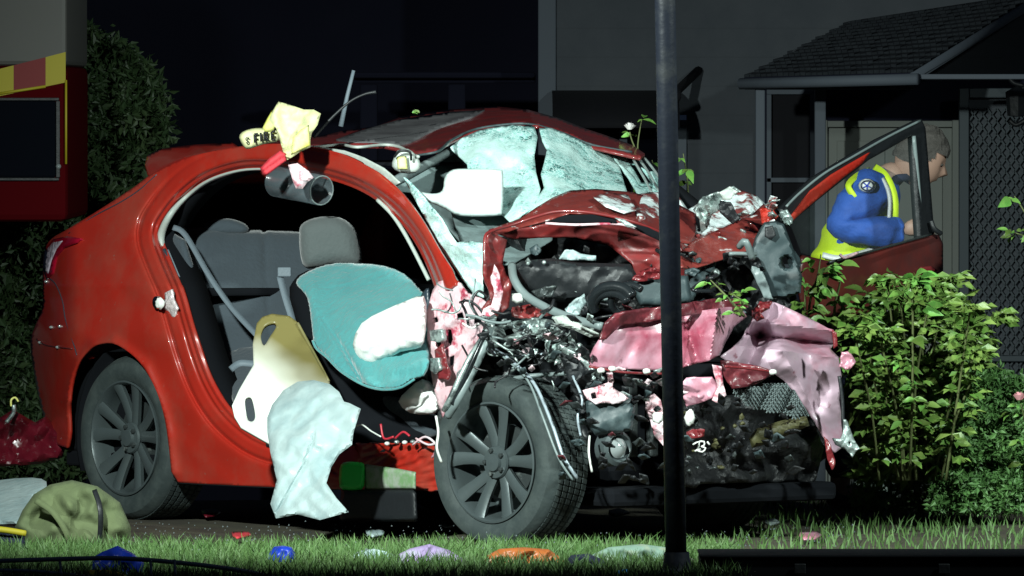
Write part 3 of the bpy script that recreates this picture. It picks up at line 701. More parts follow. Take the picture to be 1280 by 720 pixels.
# roof
ROOF = ctl([(200, 188, .25), (300, 176, .55), (300, 186, -.02), (400, 190, -.62), (430, 163, .30), (440, 186, -.72), (560, 137, .74), (622, 133, .60), (700, 148, .35), (760, 170, .15), (800, 188, -.02), (520, 190, -.66), (610, 162, -.46), (670, 157, -.36), (740, 180, -.15), (540, 160, .1)])
shape('roof', [(302, 178), (345, 173), (400, 170), (430, 163), (470, 158), (500, 146), (560, 137), (620, 133), (660, 137), (700, 148), (730, 160), (760, 170), (790, 181), (806, 192), (800, 197), (770, 190), (740, 183), (715, 170), (690, 161), (665, 156), (640, 155), (610, 160), (585, 167), (562, 177), (545, 188), (522, 191), (500, 186), (480, 182), (440, 181), (415, 182), (380, 183), (340, 182), (304, 184)], ROOF, M['paint_dark'], car, 3, thick=.012, crumple=(.05, 26, 5))
shape('roof_panel', [(420, 174), (452, 163), (500, 149), (560, 140), (606, 137), (590, 146), (560, 156), (535, 166), (512, 178), (498, 181), (470, 178), (440, 178)], lambda x, y: ROOF(x, y) - .035, M['dust'], car, 3, thick=.01, crumple=(.04, 30, 3))
ptube('roof_edge', [(x, y, float(ROOF(np.array([x]), np.array([y]))[0]) - .04) for x, y in ((302, 186), (340, 183), (392, 184), (425, 181), (447, 184), (480, 181), (500, 184), (514, 192), (523, 196))], .006, M['seal'], car)
ptube('roof_edge', [(x, y, float(ROOF(np.array([x]), np.array([y]))[0]) - .04) for x, y in ((523, 194), (548, 189), (563, 176), (590, 163), (620, 157), (660, 155), (700, 165), (740, 181), (790, 190))], .005, M['grey_plastic'], car)
an = ptube('aerial', [(426, 158, -.1), (434, 120, -.1), (442, 88, -.1)], [.010, .008, .007], M['belt'], car, sm=0)
wp = ptube('bent_wiper', [(392, 172, -.75), (412, 150, -.75), (436, 128, -.75), (455, 118, -.75), (470, 115, -.75)], [.006, .006, .005, .005, .008], M['black'], car)
# headliner and torn interior near the windscreen
shape('torn_headliner', [(470, 236), (500, 222), (540, 200), (566, 182), (580, 188), (585, 240), (560, 262), (620, 275), (640, 300), (615, 300), (600, 330), (575, 300), (540, 262), (515, 240)], ctl([(470, 236, -.7), (566, 182, -.35), (640, 300, -.55), (540, 262, -.62), (600, 330, -.7)]), M['liner'], car, 5, wave=(.015, 60, 3), thick=.01)
shape('header_rail', [(465, 236), (500, 216), (540, 196), (568, 181), (574, 188), (545, 206), (510, 226), (478, 242)], ctl([(465, 236, -.85), (568, 181, -.5), (510, 220, -.7)]), M['wire_g'], car, 3, bulge=(.012, 4), closed=True)
c = P(503, 204, -.95)
lt = shape('cabin_lamp', [(492, 198), (497, 188), (510, 186), (520, 194), (526, 206), (520, 216), (500, 216), (490, 208)], const(-.9), M['seal'], car, 2.5, bulge=(.02, 5), closed=True, sm=2)
shape('lamp_bulb', [(496, 196), (508, 195), (510, 212), (497, 212)], const(-.95), M['yellow'], lt, 2.5, bulge=(.01, 4), closed=True)
ptube('clip', [(493, 196, -.95), (500, 189, -.97), (512, 190, -.97), (514, 200, -.95)], .005, M['black'], lt)
shape('pillar_trim', [(395, 183), (430, 188), (455, 197), (480, 210), (500, 228), (494, 232), (470, 215), (440, 200), (410, 191)], side(.24), M['seal'], car, 3, crumple=(.02, 10, 4), thick=.004)
# windscreen in torn sheets
WS = ctl([(570, 182, -.52), (640, 156, -.42), (690, 161, -.34), (770, 193, -.12), (800, 230, -.35), (600, 262, -1.0), (640, 282, -1.15), (700, 250, -1.05), (790, 246, -.80), (840, 262, -.7), (680, 200, -.66)])
shape('windscreen', [(563, 184), (578, 172), (600, 162), (640, 156), (668, 158), (672, 172), (668, 195), (670, 215), (675, 235), (672, 255), (655, 268), (640, 280), (628, 268), (610, 262), (596, 268), (588, 235), (584, 205)], WS, M['crazed'], car, 3, crumple=(.09, 22, 7), wave=(.03, 50, 3), thick=.006)
shape('windscreen', [(674, 160), (690, 160), (715, 170), (742, 184), (768, 195), (775, 210), (780, 228), (786, 246), (740, 250), (700, 256), (665, 276), (650, 278), (680, 235), (676, 218), (681, 200), (684, 186), (678, 176)], WS, M['crazed'], car, 3, crumple=(.08, 26, 17), wave=(.03, 50, 8), thick=.006)
shape('windscreen', [(504, 222), (514, 230), (534, 252), (552, 275), (571, 303), (588, 301), (606, 305), (609, 325), (603, 345), (604, 372), (592, 368), (575, 345), (556, 318), (538, 285), (520, 252)], side(.16), M['crazed'], car, 3, crumple=(.07, 14, 9), thick=.006)
shape('windscreen', [(742, 184), (768, 193), (800, 196), (830, 228), (842, 246), (820, 250), (800, 246), (786, 222), (768, 198)], WS, M['crazed'], car, 3, crumple=(.05, 12, 21), thick=.006, holes=[[(788, 204), (800, 206), (814, 228), (802, 228)]])
shape('windscreen_base', [(560, 250), (620, 260), (660, 262), (700, 252), (690, 300), (640, 330), (602, 330), (575, 300)], lambda x, y: WS(x, y) + .16, M['liner'], car, 5, crumple=(.04, 25, 2))
v = shape('sun_visor', [(514, 238), (540, 242), (553, 238), (556, 222), (566, 212), (590, 211), (624, 212), (629, 218), (628, 262), (620, 270), (575, 270), (558, 262), (540, 254), (520, 248)], const(-1.12), M['visor'], car, 3, bulge=(.014, 7), closed=True, sm=3, wave=(.006, 60, 3))
for (pts) in ([(800, 200, -.25), (812, 218, -.35), (824, 240, -.5)], [(806, 198, -.25), (820, 216, -.35), (834, 240, -.5)], [(792, 200, -.3), (806, 224, -.4), (815, 242, -.5)]):
    ptube('pillar_strip', pts, .005, M['steel'], car)

# ---- interior
def rear_seat():
    s = shape('rear_seat', [(212, 300), (222, 290), (248, 284), (330, 288), (375, 290), (420, 300), (430, 380), (410, 470), (300, 500), (258, 470), (240, 400)], ctl([(215, 300, -.2 + .55), (420, 300, .45), (258, 470, -.05), (410, 470, -.1), (300, 380, .2)]), M['seat'], car, 5, bulge=(.05, 22), closed=True, sm=3,
          extra=lambda x, y: .03 * np.exp(-((x - 243 - (y - 300) * .18) / 3.5) ** 2) + .025 * np.exp(-((x - 332 - (y - 300) * .05) / 3.) ** 2) + .008 * waves(x, y, 45, 4))
    shape('side_bolster', [(208, 302), (218, 292), (232, 300), (248, 350), (262, 420), (285, 500), (268, 480), (246, 420), (228, 360)], side(.22), M['seat'], car, 4, bulge=(.05, 10), closed=True)
    shape('headrest', [(252, 284), (262, 276), (285, 273), (305, 279), (312, 288), (300, 294), (262, 294)], const(.42), M['seat'], s, 3, bulge=(.04, 9), closed=True, sm=3)
    shape('seat_base', [(260, 440), (300, 430), (380, 430), (430, 440), (450, 540), (340, 552), (300, 520)], ctl([(260, 440, .05), (430, 440, -.2), (340, 552, -.75), (450, 540, -.85)]), M['seat'], car, 6, bulge=(.04, 14), closed=True)
rear_seat()
def band(name, pts, w_, m, parent, th=.002):
    p = smooth_pts([tuple(q[:2]) + (q[2],) for q in pts], 5, False); n = len(p); A = []; B = []
    for i in range(n):
        a = p[max(i-1, 0)]; b = p[min(i+1, n-1)]; d = (b - a)[:2]; d = d / (np.hypot(*d) + 1e-9); nx, ny = -d[1], d[0]
        A.append(P(p[i][0] + nx * w_, p[i][1] + ny * w_, p[i][2])); B.append(P(p[i][0] - nx * w_, p[i][1] - ny * w_, p[i][2] + .01))
    o = mesh(name, A + B, [(i, i + 1, n + i + 1, n + i) for i in range(n - 1)], m, parent); o.modifiers.new('t', 'SOLIDIFY').thickness = th; return o
band('seat_belt', [(216, 284, .05), (232, 294, .0), (262, 345, -.15), (290, 385, -.25), (322, 420, -.4)], 3.4, M['belt'], car)
band('seat_belt', [(350, 345, -.35), (357, 372, -.4), (366, 400, -.45), (372, 418, -.5)], 4.2, M['belt'], car)
b_ = box('belt_buckle', tuple(P(347, 346, -.36)), tuple(P(364, 334, -.34)), M['belt'], car, .004)
band('seat_belt', [(288, 462, -.6), (300, 454, -.62), (318, 455, -.62)], 4, M['belt'], car)
hd = shape('front_headrest', [(374, 290), (380, 278), (400, 271), (425, 272), (442, 284), (450, 305), (452, 328), (440, 333), (415, 332), (385, 336), (376, 322)], const(-.62), M['seat_light'], car, 3.5, bulge=(.065, 20), closed=True, sm=3)
for x in (398, 430):
    ptube('headrest_post', [(x, 330, -.62), (x, 352, -.62)], .007, M['rail'], car, sm=0)
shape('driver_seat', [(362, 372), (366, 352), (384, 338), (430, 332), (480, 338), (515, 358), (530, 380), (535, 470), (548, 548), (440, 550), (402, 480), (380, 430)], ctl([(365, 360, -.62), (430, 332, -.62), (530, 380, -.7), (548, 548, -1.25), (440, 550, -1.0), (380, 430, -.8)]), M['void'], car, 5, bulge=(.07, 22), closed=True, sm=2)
shape('seat_cushion', [(404, 444), (432, 470), (470, 488), (510, 500), (546, 520), (548, 546), (520, 550), (455, 549), (446, 520), (425, 490)], side(.20), M['seat'], car, 4, bulge=(.06, 16), closed=True, sm=2, wave=(.008, 30, 3))
sw = []
for i in range(28):
    t = 2 * math.pi * i / 28; sw.append(C(1.88 + .05 * math.sin(t), .42 + .17 * math.cos(t), .79 + .17 * math.sin(t)))
tube('steering_wheel', sw, .018, M['seal_dark'], car, sm=0, closed=True, n=10)
shape('airbag', [(441, 430), (452, 404), (480, 388), (508, 376), (530, 370), (533, 395), (530, 428), (520, 436), (500, 440), (470, 456), (448, 450)], side(-.06), M['airbag'], car, 3.2, bulge=(.07, 18), closed=True, sm=2, crumple=(.07, 20, 6), wave=(.02, 14, 3), angle=60)
shape('airbag', [(498, 502), (510, 487), (528, 474), (543, 484), (549, 512), (535, 518), (512, 516)], side(.05), M['airbag'], car, 3, bulge=(.05, 10), closed=True, sm=2, crumple=(.06, 12, 4), angle=60)
carbox('dashboard', (1.62, 2.0), (.25, 1.55), (.72, .93), M['black'], car, .04)
carbox('sill_step', (.9, 2.05), (.03, .12), (.315, .335), M['black'], car, .006)

# ---- wheels
def wheel(cx, cz, a, b, turn, name='wheel'):
    base = C(a, b, cz)
    wh = bpy.data.objects.new(name, None); wh.location = Vector(base) - origin(car); link(wh, car)
    R = Matrix.Rotation(math.atan2(NY, NX) + turn, 4, 'Z'); MM = Matrix.Translation(Vector(base)) @ R
    Rr = .318
    tp = [(.035, .215), (.012, .225), (.0, .245), (-.004, .27), (.004, .296), (.022, .311), (.034, .316)]
    for k in range(5):
        x0 = .040 + k * .032; tp += [(x0, Rr), (x0 + .024, Rr), (x0 + .0245, Rr - .008), (x0 + .0295, Rr - .008)]
    tp += [(.198, .314), (.215, .29), (.218, .25), (.20, .215)]
    lathe('tyre', tp, MM, M['tyre'], wh, n=72, ang=28)
    # tread blocks as stuff
    V = []; F = []
    for k in range(5):
        x0 = .041 + k * .032
        for i in range(84):
            an = 2 * math.pi * (i + .3 * k) / 84; w2 = .060
            k0 = len(V)
            for (x_, aa, rr_) in ((x0, an, Rr + .001), (x0 + .022, an + .02, Rr + .001), (x0 + .022, an + .02 + w2, Rr + .001), (x0, an + w2, Rr + .001), (x0, an, Rr + .0035), (x0 + .022, an + .02, Rr + .0035), (x0 + .022, an + .02 + w2, Rr + .0035), (x0, an + w2, Rr + .0035)):
                V.append(tuple(MM @ Vector((x_, rr_ * math.cos(aa), rr_ * math.sin(aa)))))
            F += [(k0+4, k0+5, k0+6, k0+7), (k0, k0+1, k0+5, k0+4), (k0+1, k0+2, k0+6, k0+5), (k0+2, k0+3, k0+7, k0+6), (k0+3, k0, k0+4, k0+7)]
    o = mesh('tread', V, F, M['tyre'], wh, smooth=False); o['kind'] = 'stuff'
    rim = lathe('rim', [(.018, .222), (.002, .226), (.000, .219), (.010, .212), (.05, .206), (.16, .20), (.17, .17), (.165, .0)], MM, M['rim'], wh, n=64, ang=30)
    for i in range(10):
        an = 2 * math.pi * (i // 2) / 5 + (.27 if i % 2 else -.27) * 1.05 + .3
        an2 = 2 * math.pi * (i // 2) / 5 + (.20 if i % 2 else -.20) + .3
        prof = []; V = []; F = []
        for k in range(7):
            t = k / 6; rr_ = .045 + t * .172; aa = an2 * (1 - t) + an * t + .12 * t * (1 - t)
            wdt = .017 + .011 * t * t + .004 * (1 - t); xf = .040 - .034 * t ** 1.4; xb = xf + .024
            c_ = Vector((0, math.cos(aa), math.sin(aa))); s_ = Vector((0, -math.sin(aa), math.cos(aa)))
            for (x_, off) in ((xf + .006, -wdt), (xf, -wdt * .55), (xf, wdt * .55), (xf + .006, wdt), (xb, wdt * .8), (xb, -wdt * .8)):
                V.append(tuple(MM @ (Vector((x_, 0, 0)) + c_ * rr_ + s_ * off)))
        for k in range(6):
            for j in range(6): F.append((k*6 + j, k*6 + (j+1) % 6, (k+1)*6 + (j+1) % 6, (k+1)*6 + j))
        mesh('spoke', V, F, M['rim'], rim, True, 40)
    lathe('hub', [(.035, .062), (.026, .058), (.024, .036), (.012, .032), (.010, .0)], MM, M['rim'], rim, n=30)
    for i in range(5):
        an = 2 * math.pi * i / 5
        lathe('wheel_nut', [(.030, .010), (.014, .009), (.012, .0)], MM @ Matrix.Translation(Vector((0, .045 * math.cos(an), .045 * math.sin(an)))), M['steel_dark'], rim, n=6)
    lathe('brake_disc', [(.09, .0), (.088, .14), (.10, .14), (.10, 0)], MM, M['steel_dark'], wh, n=40)
    return wh
wheel(0, .325, .0, .005, 0)
wheel(0, .305, 2.41, -.05, math.radians(8))
wheel(0, .325, .0, 1.50, 0)
wheel(0, .325, 2.12, 1.12, 0)
# wheel housings
def housing(a0, cz):
    V = []; n = 16
    for i in range(n + 1):
        t = -math.pi * .12 + (math.pi * 1.24) * i / n
        for b in (.05, .32): V.append(tuple(C(a0 + .385 * math.cos(t), b, cz + .385 * math.sin(t))))
    F = [(2*i, 2*i + 1, 2*i + 3, 2*i + 2) for i in range(n)]
    k = len(V); V.append(tuple(C(a0, .32, cz))); F += [(2*i + 1, k, 2*i + 3) for i in range(n)]
    mesh('wheel_housing', V, F, M['void'], car).modifiers.new('t', 'SOLIDIFY').thickness = .008
housing(0, .325)

# ---- hinge pillar and torn front side
HP = side(.02)
shape('hinge_pillar', [(541, 362), (548, 352), (560, 349), (574, 353), (584, 368), (600, 372), (614, 384), (616, 396), (604, 412), (598, 436), (590, 452), (583, 468), (570, 490), (562, 506), (553, 522), (547, 505), (541, 480), (537, 450), (534, 420), (533, 390)], HP, M['primer'], car, 2.8, crumple=(.06, 20, 8), thick=.01,
      holes=[[(559, 413), (564, 412), (566, 424), (563, 432), (559, 428)], [(544, 424), (550, 422), (552, 434), (546, 436)], [(570, 392), (578, 390), (580, 398), (572, 401)], [(562, 446), (568, 444), (567, 456), (561, 458)], [(541, 398), (546, 396), (548, 402), (543, 404)]])
shape('door_hinge', [(537, 413), (552, 411), (553, 424), (548, 428), (538, 426)], side(-.04), M['steel'], car, 2.5, thick=.02, crumple=(.01, 8, 3))
shape('door_hinge', [(537, 448), (548, 447), (550, 462), (543, 468), (537, 462)], side(-.04), M['steel'], car, 2.5, thick=.02, crumple=(.01, 8, 5))
shape('red_bracket', [(543, 438), (552, 430), (556, 450), (562, 466), (560, 474), (548, 474), (545, 458)], side(-.03), M['torn_red'], car, 2.5, thick=.01, crumple=(.03, 8, 3))
shape('door_seal_flap', [(520, 385), (528, 366), (536, 360), (538, 380), (535, 420), (536, 460), (540, 480), (530, 470), (522, 440), (518, 410)], side(.10), M['seal_dark'], car, 3, bulge=(.02, 6), closed=True, sm=2)
shape('pillar_foot', [(548, 504), (560, 500), (562, 520), (556, 560), (550, 570), (546, 540)], side(.03), M['steel_dark'], car, 3, crumple=(.03, 9, 3), thick=.01)
# inner wing: strut tower and rail
shape('inner_wing', [(604, 424), (618, 408), (640, 402), (668, 396), (690, 400), (700, 412), (716, 420), (722, 436), (712, 448), (695, 440), (684, 424), (664, 420), (640, 428), (620, 434)], ctl([(604, 424, -1.86), (660, 400, -1.75), (722, 436, -1.95)]), M['steel'], car, 2.8, crumple=(.10, 14, 12), thick=.008, holes=[[(630, 412), (640, 409), (643, 417), (633, 420)], [(668, 404), (674, 403), (676, 412), (670, 413)]])
shape('strut_tower', [(655, 402), (676, 396), (694, 404), (698, 420), (706, 440), (700, 456), (686, 450), (682, 428), (664, 416)], const(-2.0), M['steel'], car, 2.8, crumple=(.08, 11, 4), thick=.01)
shape('inner_wing_lower', [(700, 430), (716, 440), (740, 458), (756, 474), (748, 482), (730, 470), (708, 458)], const(-2.15), M['steel'], car, 3, crumple=(.05, 12, 14), thick=.01)
shape('wing_liner', [(584, 420), (610, 424), (660, 430), (700, 450), (724, 480), (734, 540), (738, 600), (700, 560), (660, 500), (600, 500), (570, 540), (560, 530), (576, 480)], ctl([(584, 420, -1.6), (700, 450, -1.75), (734, 540, -1.85), (560, 530, -1.45), (660, 480, -1.55)]), M['black'], car, 4, crumple=(.10, 16, 5), thick=.008)
shape('wing_liner_flap', [(700, 440), (722, 448), (740, 470), (742, 520), (736, 560), (728, 540), (722, 500), (708, 470)], const(-2.2), M['black'], car, 4, crumple=(.09, 16, 15), thick=.008)
for i, (pts, r_, m_) in enumerate([
    ([(612, 392, -1.9), (604, 420, -1.95), (585, 452, -2.0), (562, 500, -2.0), (556, 512, -1.95)], .012, 'steel'),
    ([(616, 396, -1.9), (606, 430, -2.0), (590, 466, -2.0), (572, 500, -2.0), (560, 520, -1.95)], .016, 'wire_g'),
    ([(608, 414, -2.0), (596, 440, -2.02), (582, 470, -2.02), (566, 506, -2.0)], .008, 'black_gloss'),
    ([(617, 436, -2.0), (640, 452, -2.05), (668, 480, -2.15), (690, 530, -2.25), (704, 570, -2.3), (722, 598, -2.3)], .0065, 'rail'),
    ([(617, 436, -2.0), (634, 450, -2.05), (660, 476, -2.15), (678, 520, -2.25), (698, 572, -2.3), (716, 600, -2.3)], .0045, 'wire_g'),
    ([(608, 436, -1.95), (625, 442, -1.95), (648, 446, -1.95), (680, 443, -1.95), (706, 444, -1.95)], .007, 'rail'),
    ([(640, 474, -1.9), (662, 470, -1.95), (690, 468, -1.95), (716, 466, -1.95)], .009, 'wire_g'),
    ([(640, 332, -1.75), (643, 350, -1.85), (658, 370, -1.9), (690, 388, -2.0), (722, 400, -2.1), (752, 408, -2.2)], .016, 'wire_g'),
    ([(600, 400, -1.9), (590, 380, -1.9), (598, 364, -1.9), (610, 372, -1.9)], .005, 'wire_k'),
    ([(578, 404, -1.98), (590, 410, -2.0), (602, 404, -2.0), (616, 408, -2.0)], .004, 'wire_w'),
    ([(575, 378, -1.9), (585, 376, -1.95), (598, 384, -1.95), (610, 402, -1.95)], .005, 'wire_k'),
    ([(716, 470, -2.2), (728, 500, -2.25), (722, 520, -2.25), (726, 545, -2.3)], .005, 'rail'),
    ([(737, 545, -2.3), (736, 566, -2.35), (740, 590, -2.35)], .004, 'wire_w'),
    ([(545, 520, -1.9), (548, 540, -1.92), (546, 560, -1.92), (552, 578, -1.9)], .005, 'wire_w'),
    ([(440, 535, -1.35), (452, 531, -1.4), (464, 539, -1.45), (476, 546, -1.5)], .003, 'wire_w'),
    ]):
    ptube('hose' if r_ > .007 else 'cable', pts, r_, M[m_], car)
rr = random.Random(11)
for i in range(46):
    x = rr.uniform(560, 745); y = 385 + (x - 560) * .25 + rr.uniform(-25, 60); Y = -1.95 - rr.random() * .18
    pts = [(x, y, Y)]
    an = rr.uniform(0, 6.28)
    for k in range(rr.randint(2, 4)):
        an += rr.uniform(-.9, .9); L = rr.uniform(6, 20); x += L * math.cos(an); y += L * .7 * math.sin(an); pts.append((x, y, Y + rr.uniform(-.03, .03)))
    ptube('wire', pts, rr.choice((.003, .004, .0055)), M[rr.choice(('wire_k', 'wire_k', 'wire_k', 'wire_g', 'steel', 'steel_dark'))], car, n=6, sm=4)
for i in range(26):   # torn clips, brackets and shards round the strut tower
    x = rr.uniform(596, 750); y = 392 + (x - 596) * .35 + rr.uniform(-10, 34); s = rr.uniform(4, 9)
    pts = [(x + s * math.cos(q) * rr.uniform(.5, 1.2), y + s * math.sin(q) * rr.uniform(.4, 1)) for q in (0, 1.1, 2.2, 3.3, 4.4, 5.4)]
    shape('shard', pts, const(-2.0 - rr.random() * .16), M[rr.choice(('steel', 'steel_dark', 'primer', 'black', 'steel'))], car, 3, crumple=(.03, 7, i), thick=.006)
for x in (484, 496, 506, 516, 524):   # clips on the sill
    blob('clip', P(x, 553 + rr.uniform(-2, 3), side_y(x, 553, -.02)), (.011, .011, .008), M[rr.choice(('wire_w', 'steel', 'seal'))], car, n=6)
for pts in ([(476, 530), (480, 548), (492, 546)], [(494, 548), (504, 540), (512, 545)], [(516, 556), (532, 546), (546, 558), (540, 572)], [(520, 548), (536, 556), (550, 552)]):
    ptube('wire', [(x, y, side_y(x, y, -.03)) for x, y in pts], .0045, M['wire_r' if pts[0][0] < 500 else 'primer'], car, n=6)

# ---- bonnet
HD = ctl([(607, 294, -1.80), (606, 340, -1.85), (650, 272, -1.5), (710, 238, -1.22), (790, 240, -1.02), (740, 272, -1.66), (862, 262, -.98), (862, 305, -1.38), (800, 282, -1.6), (960, 262, -.85), (965, 292, -1.1), (865, 335, -1.55)])
shape('bonnet', [(606, 296), (611, 287), (625, 282), (650, 273), (672, 258), (692, 246), (712, 238), (745, 236), (790, 240), (812, 246), (846, 254), (868, 266), (872, 286), (864, 304), (846, 302), (820, 291), (795, 281), (770, 271), (738, 266), (712, 266), (684, 275), (650, 284), (628, 291)], HD, M['scuff_glare'], car, 2.8, crumple=(.13, 30, 21), thick=.006)
shape('bonnet_glare_patch', [(742, 246), (760, 240), (785, 244), (796, 262), (780, 266), (758, 258)], lambda x, y: HD(x, y) - .09, M['scuff_glare_much'], car, 2.8, crumple=(.04, 18, 2), thick=.004)  # white patch paints the glare on top of the bonnet
shape('bonnet', [(790, 244), (812, 240), (845, 240), (860, 262), (880, 250), (902, 240), (922, 236), (945, 244), (958, 256), (962, 272), (972, 288), (966, 296), (942, 306), (915, 318), (885, 330), (862, 338), (848, 330), (846, 305), (830, 292), (812, 280), (796, 268)], lambda x, y: HD(x, y) + .02, M['scuff_glare_much'], car, 2.8, crumple=(.16, 24, 31), thick=.006, holes=[[(868, 268), (884, 262), (888, 280), (874, 290), (866, 284)]])
shape('wing_panel', [(850, 316), (868, 300), (900, 286), (940, 268), (955, 254), (964, 272), (974, 290), (952, 306), (920, 318), (890, 328), (866, 336), (852, 334)], lambda x, y: HD(x, y) - .08, M['scuff_glare'], car, 2.8, crumple=(.08, 26, 3), thick=.006)
shape('bonnet_edge', [(606, 296), (614, 288), (622, 294), (634, 300), (628, 330), (640, 356), (636, 384), (622, 396), (606, 392), (604, 386), (614, 372), (606, 344)], lambda x, y: HD(np.minimum(x, 640), y) * 0 - 1.86 + (x - 606) * .003, M['paint_dark'], car, 2.8, crumple=(.06, 16, 5), thick=.01)
shape('torn_edge', [(618, 330), (624, 344), (629, 365), (624, 388), (612, 396), (602, 393), (604, 386), (614, 382), (618, 366), (614, 348)], const(-1.96), M['primer'], car, 2.6, crumple=(.04, 10, 5), thick=.008)
shape('bonnet_underside', [(622, 292), (660, 285), (700, 277), (740, 274), (780, 278), (815, 288), (850, 303), (862, 330), (860, 372), (842, 388), (820, 384), (800, 360), (790, 330), (760, 306), (720, 297), (680, 297), (640, 300)], ctl([(622, 292, -1.72), (740, 274, -1.60), (850, 303, -1.45), (842, 388, -1.5), (640, 300, -1.6), (720, 297, -1.50)]), M['paint_dark'], car, 3, crumple=(.07, 30, 12), thick=.008)
ptube('bonnet_lip', [(606, 330, -1.9), (606, 298, -1.88), (614, 289, -1.84), (640, 281, -1.76), (672, 270, -1.72), (700, 264, -1.72), (740, 266, -1.74), (790, 277, -1.72), (830, 292, -1.62), (850, 303, -1.55)], .006, M['paint_dark'], car)
ptube('bonnet_lip', [(682, 279, -1.74), (720, 281, -1.76), (772, 280, -1.74), (800, 288, -1.70), (832, 302, -1.64), (850, 312, -1.6)], .005, M['primer'], car)  # pale tube paints the highlight along the slot edge
shape('bonnet_slot', [(684, 277), (706, 269), (740, 268), (770, 275), (772, 279), (740, 280), (704, 279)], const(-1.75), M['void'], car, 3, thick=.01)
shape('bonnet_slot', [(788, 279), (810, 284), (846, 302), (850, 310), (826, 302), (800, 290)], const(-1.72), M['void'], car, 3, thick=.01)
shape('silver_scrape', [(768, 272), (780, 274), (796, 284), (784, 284)], const(-1.78), M['steel'], car, 3, thick=.004, crumple=(.02, 6, 3))
shape('torn_metal', [(866, 262), (880, 246), (900, 240), (918, 234), (925, 240), (905, 250), (902, 262), (890, 268), (884, 286), (876, 290), (874, 272)], const(-1.25), M['steel'], car, 2.6, crumple=(.09, 10, 6), thick=.006)
shape('torn_metal', [(900, 240), (912, 233), (922, 240), (912, 250), (904, 250)], const(-1.3), M['seal'], car, 2.6, crumple=(.03, 10, 6), thick=.006)
shape('torn_metal', [(950, 262), (964, 258), (972, 270), (966, 282), (952, 278)], const(-1.2), M['paint'], car, 2.6, crumple=(.05, 10, 8), thick=.006)
shape('cowl_plastic', [(900, 250), (914, 254), (924, 272), (915, 280), (900, 266)], const(-1.34), M['black'], car, 3, thick=.01, crumple=(.03, 9, 4))
# ---- engine bay
shape('engine_bay_wall', [(628, 296), (700, 296), (780, 310), (860, 320), (960, 300), (1000, 380), (1040, 440), (1050, 560), (980, 610), (860, 620), (740, 612), (640, 520), (600, 420), (630, 380)], ctl([(628, 296, -1.25), (960, 300, -.75), (1050, 560, -1.0), (740, 612, -1.5), (620, 420, -1.35)]), M['bay_black'], car, 5, crumple=(.25, 24, 5), thick=.02)
def ebox(name, x0, x1, y0, y1, Y0, Y1, m, bev=.012):
    a = P(x0, y1, Y0); b = P(x1, y0, Y0); return box(name, (a[0], Y0, a[2]), (b[0], Y1, b[2]), m, car, bev)
shape('air_box', [(640, 334), (652, 326), (690, 323), (722, 328), (788, 330), (800, 350), (786, 372), (700, 378), (662, 366), (648, 352)], const(-1.72), M['black'], car, 4, bulge=(.05, 10), closed=True, wave=(.01, 30, 3), crumple=(.05, 24, 3))
for x, y in ((660, 329), (680, 328)): blob('bolt', P(x, y, -1.80), (.008, .008, .008), M['steel'], car, n=6)
shape('insulation_scrap', [(699, 324), (706, 313), (716, 312), (726, 317), (745, 320), (745, 326), (720, 325)], const(-1.74), M['sheet'], car, 2.6, crumple=(.03, 10, 3), thick=.006)
shape('metal_bracket', [(664, 364), (680, 359), (697, 358), (690, 370), (672, 372)], const(-1.85), M['steel_dark'], car, 3, crumple=(.04, 9, 3), thick=.008)
shape('fluid_bottle', [(640, 367), (652, 366), (656, 377), (646, 380), (640, 376)], const(-1.9), M['wire_w'], car, 2.6, bulge=(.02, 5), closed=True)
shape('torn_cover', [(706, 386), (716, 378), (730, 367), (733, 378), (726, 392), (716, 396)], const(-1.95), M['sheet'], car, 2.8, crumple=(.05, 9, 3), thick=.006)
shape('bumper_bar_end', [(690, 396), (704, 394), (726, 404), (750, 412), (752, 421), (738, 422), (716, 412), (696, 406)], const(-2.12), M['seal'], car, 3, bulge=(.02, 6), closed=True, crumple=(.02, 12, 3))
shape('red_inner_panel', [(640, 384), (664, 380), (684, 386), (690, 394), (660, 398), (640, 396)], const(-1.8), M['paint_dark'], car, 3, crumple=(.05, 10, 9), thick=.006)
for k, (cx, cy, rx, ry, t0) in enumerate(((766, 378, 26, 20, 2.6), (764, 380, 20, 14, 2.8), (786, 376, 22, 20, 2.2))):
    ptube('intake_hose', [(cx + rx * math.cos(t0 + q * .55), cy + ry * math.sin(t0 + q * .55), -1.95 - .02 * q) for q in range(7)], .022 - .004 * k, M['black_gloss'], car)
shape('engine_cover', [(786, 352), (810, 346), (860, 344), (866, 378), (830, 384), (800, 382)], const(-1.75), M['grey_plastic'], car, 4, bulge=(.03, 8), closed=True)
shape('headlamp_black', [(790, 350), (798, 340), (812, 334), (826, 338), (824, 348), (806, 352)], const(-1.82), M['torn_red'], car, 3, crumple=(.05, 7, 3), thick=.008)
for i in range(70):   # small jumbled hardware deep in the bay
    x = rr.uniform(640, 930); y = rr.uniform(308, 392)
    if 806 > x > 640 and y < 345 and rr.random() < .6: continue
    s = rr.uniform(3, 10)
    if rr.random() < .5:
        pts = [(x + s * math.cos(q) * rr.uniform(.5, 1.2), y + s * math.sin(q) * rr.uniform(.4, 1)) for q in (0, 1.2, 2.4, 3.6, 4.8)]
        shape('bracket', pts, const(-1.5 - rr.random() * .3), M[rr.choice(('steel_dark', 'black', 'grey_plastic', 'steel_dark', 'steel'))], car, 3, crumple=(.04, 6, i), thick=.008)
    else:
        ptube('hose', [(x, y, -1.7), (x + rr.uniform(-15, 15), y + rr.uniform(-8, 12), -1.75), (x + rr.uniform(-25, 25), y + rr.uniform(-6, 18), -1.7)], rr.choice((.004, .008, .013)), M[rr.choice(('black_gloss', 'wire_k', 'wire_g', 'black_gloss'))], car, n=7, sm=4)
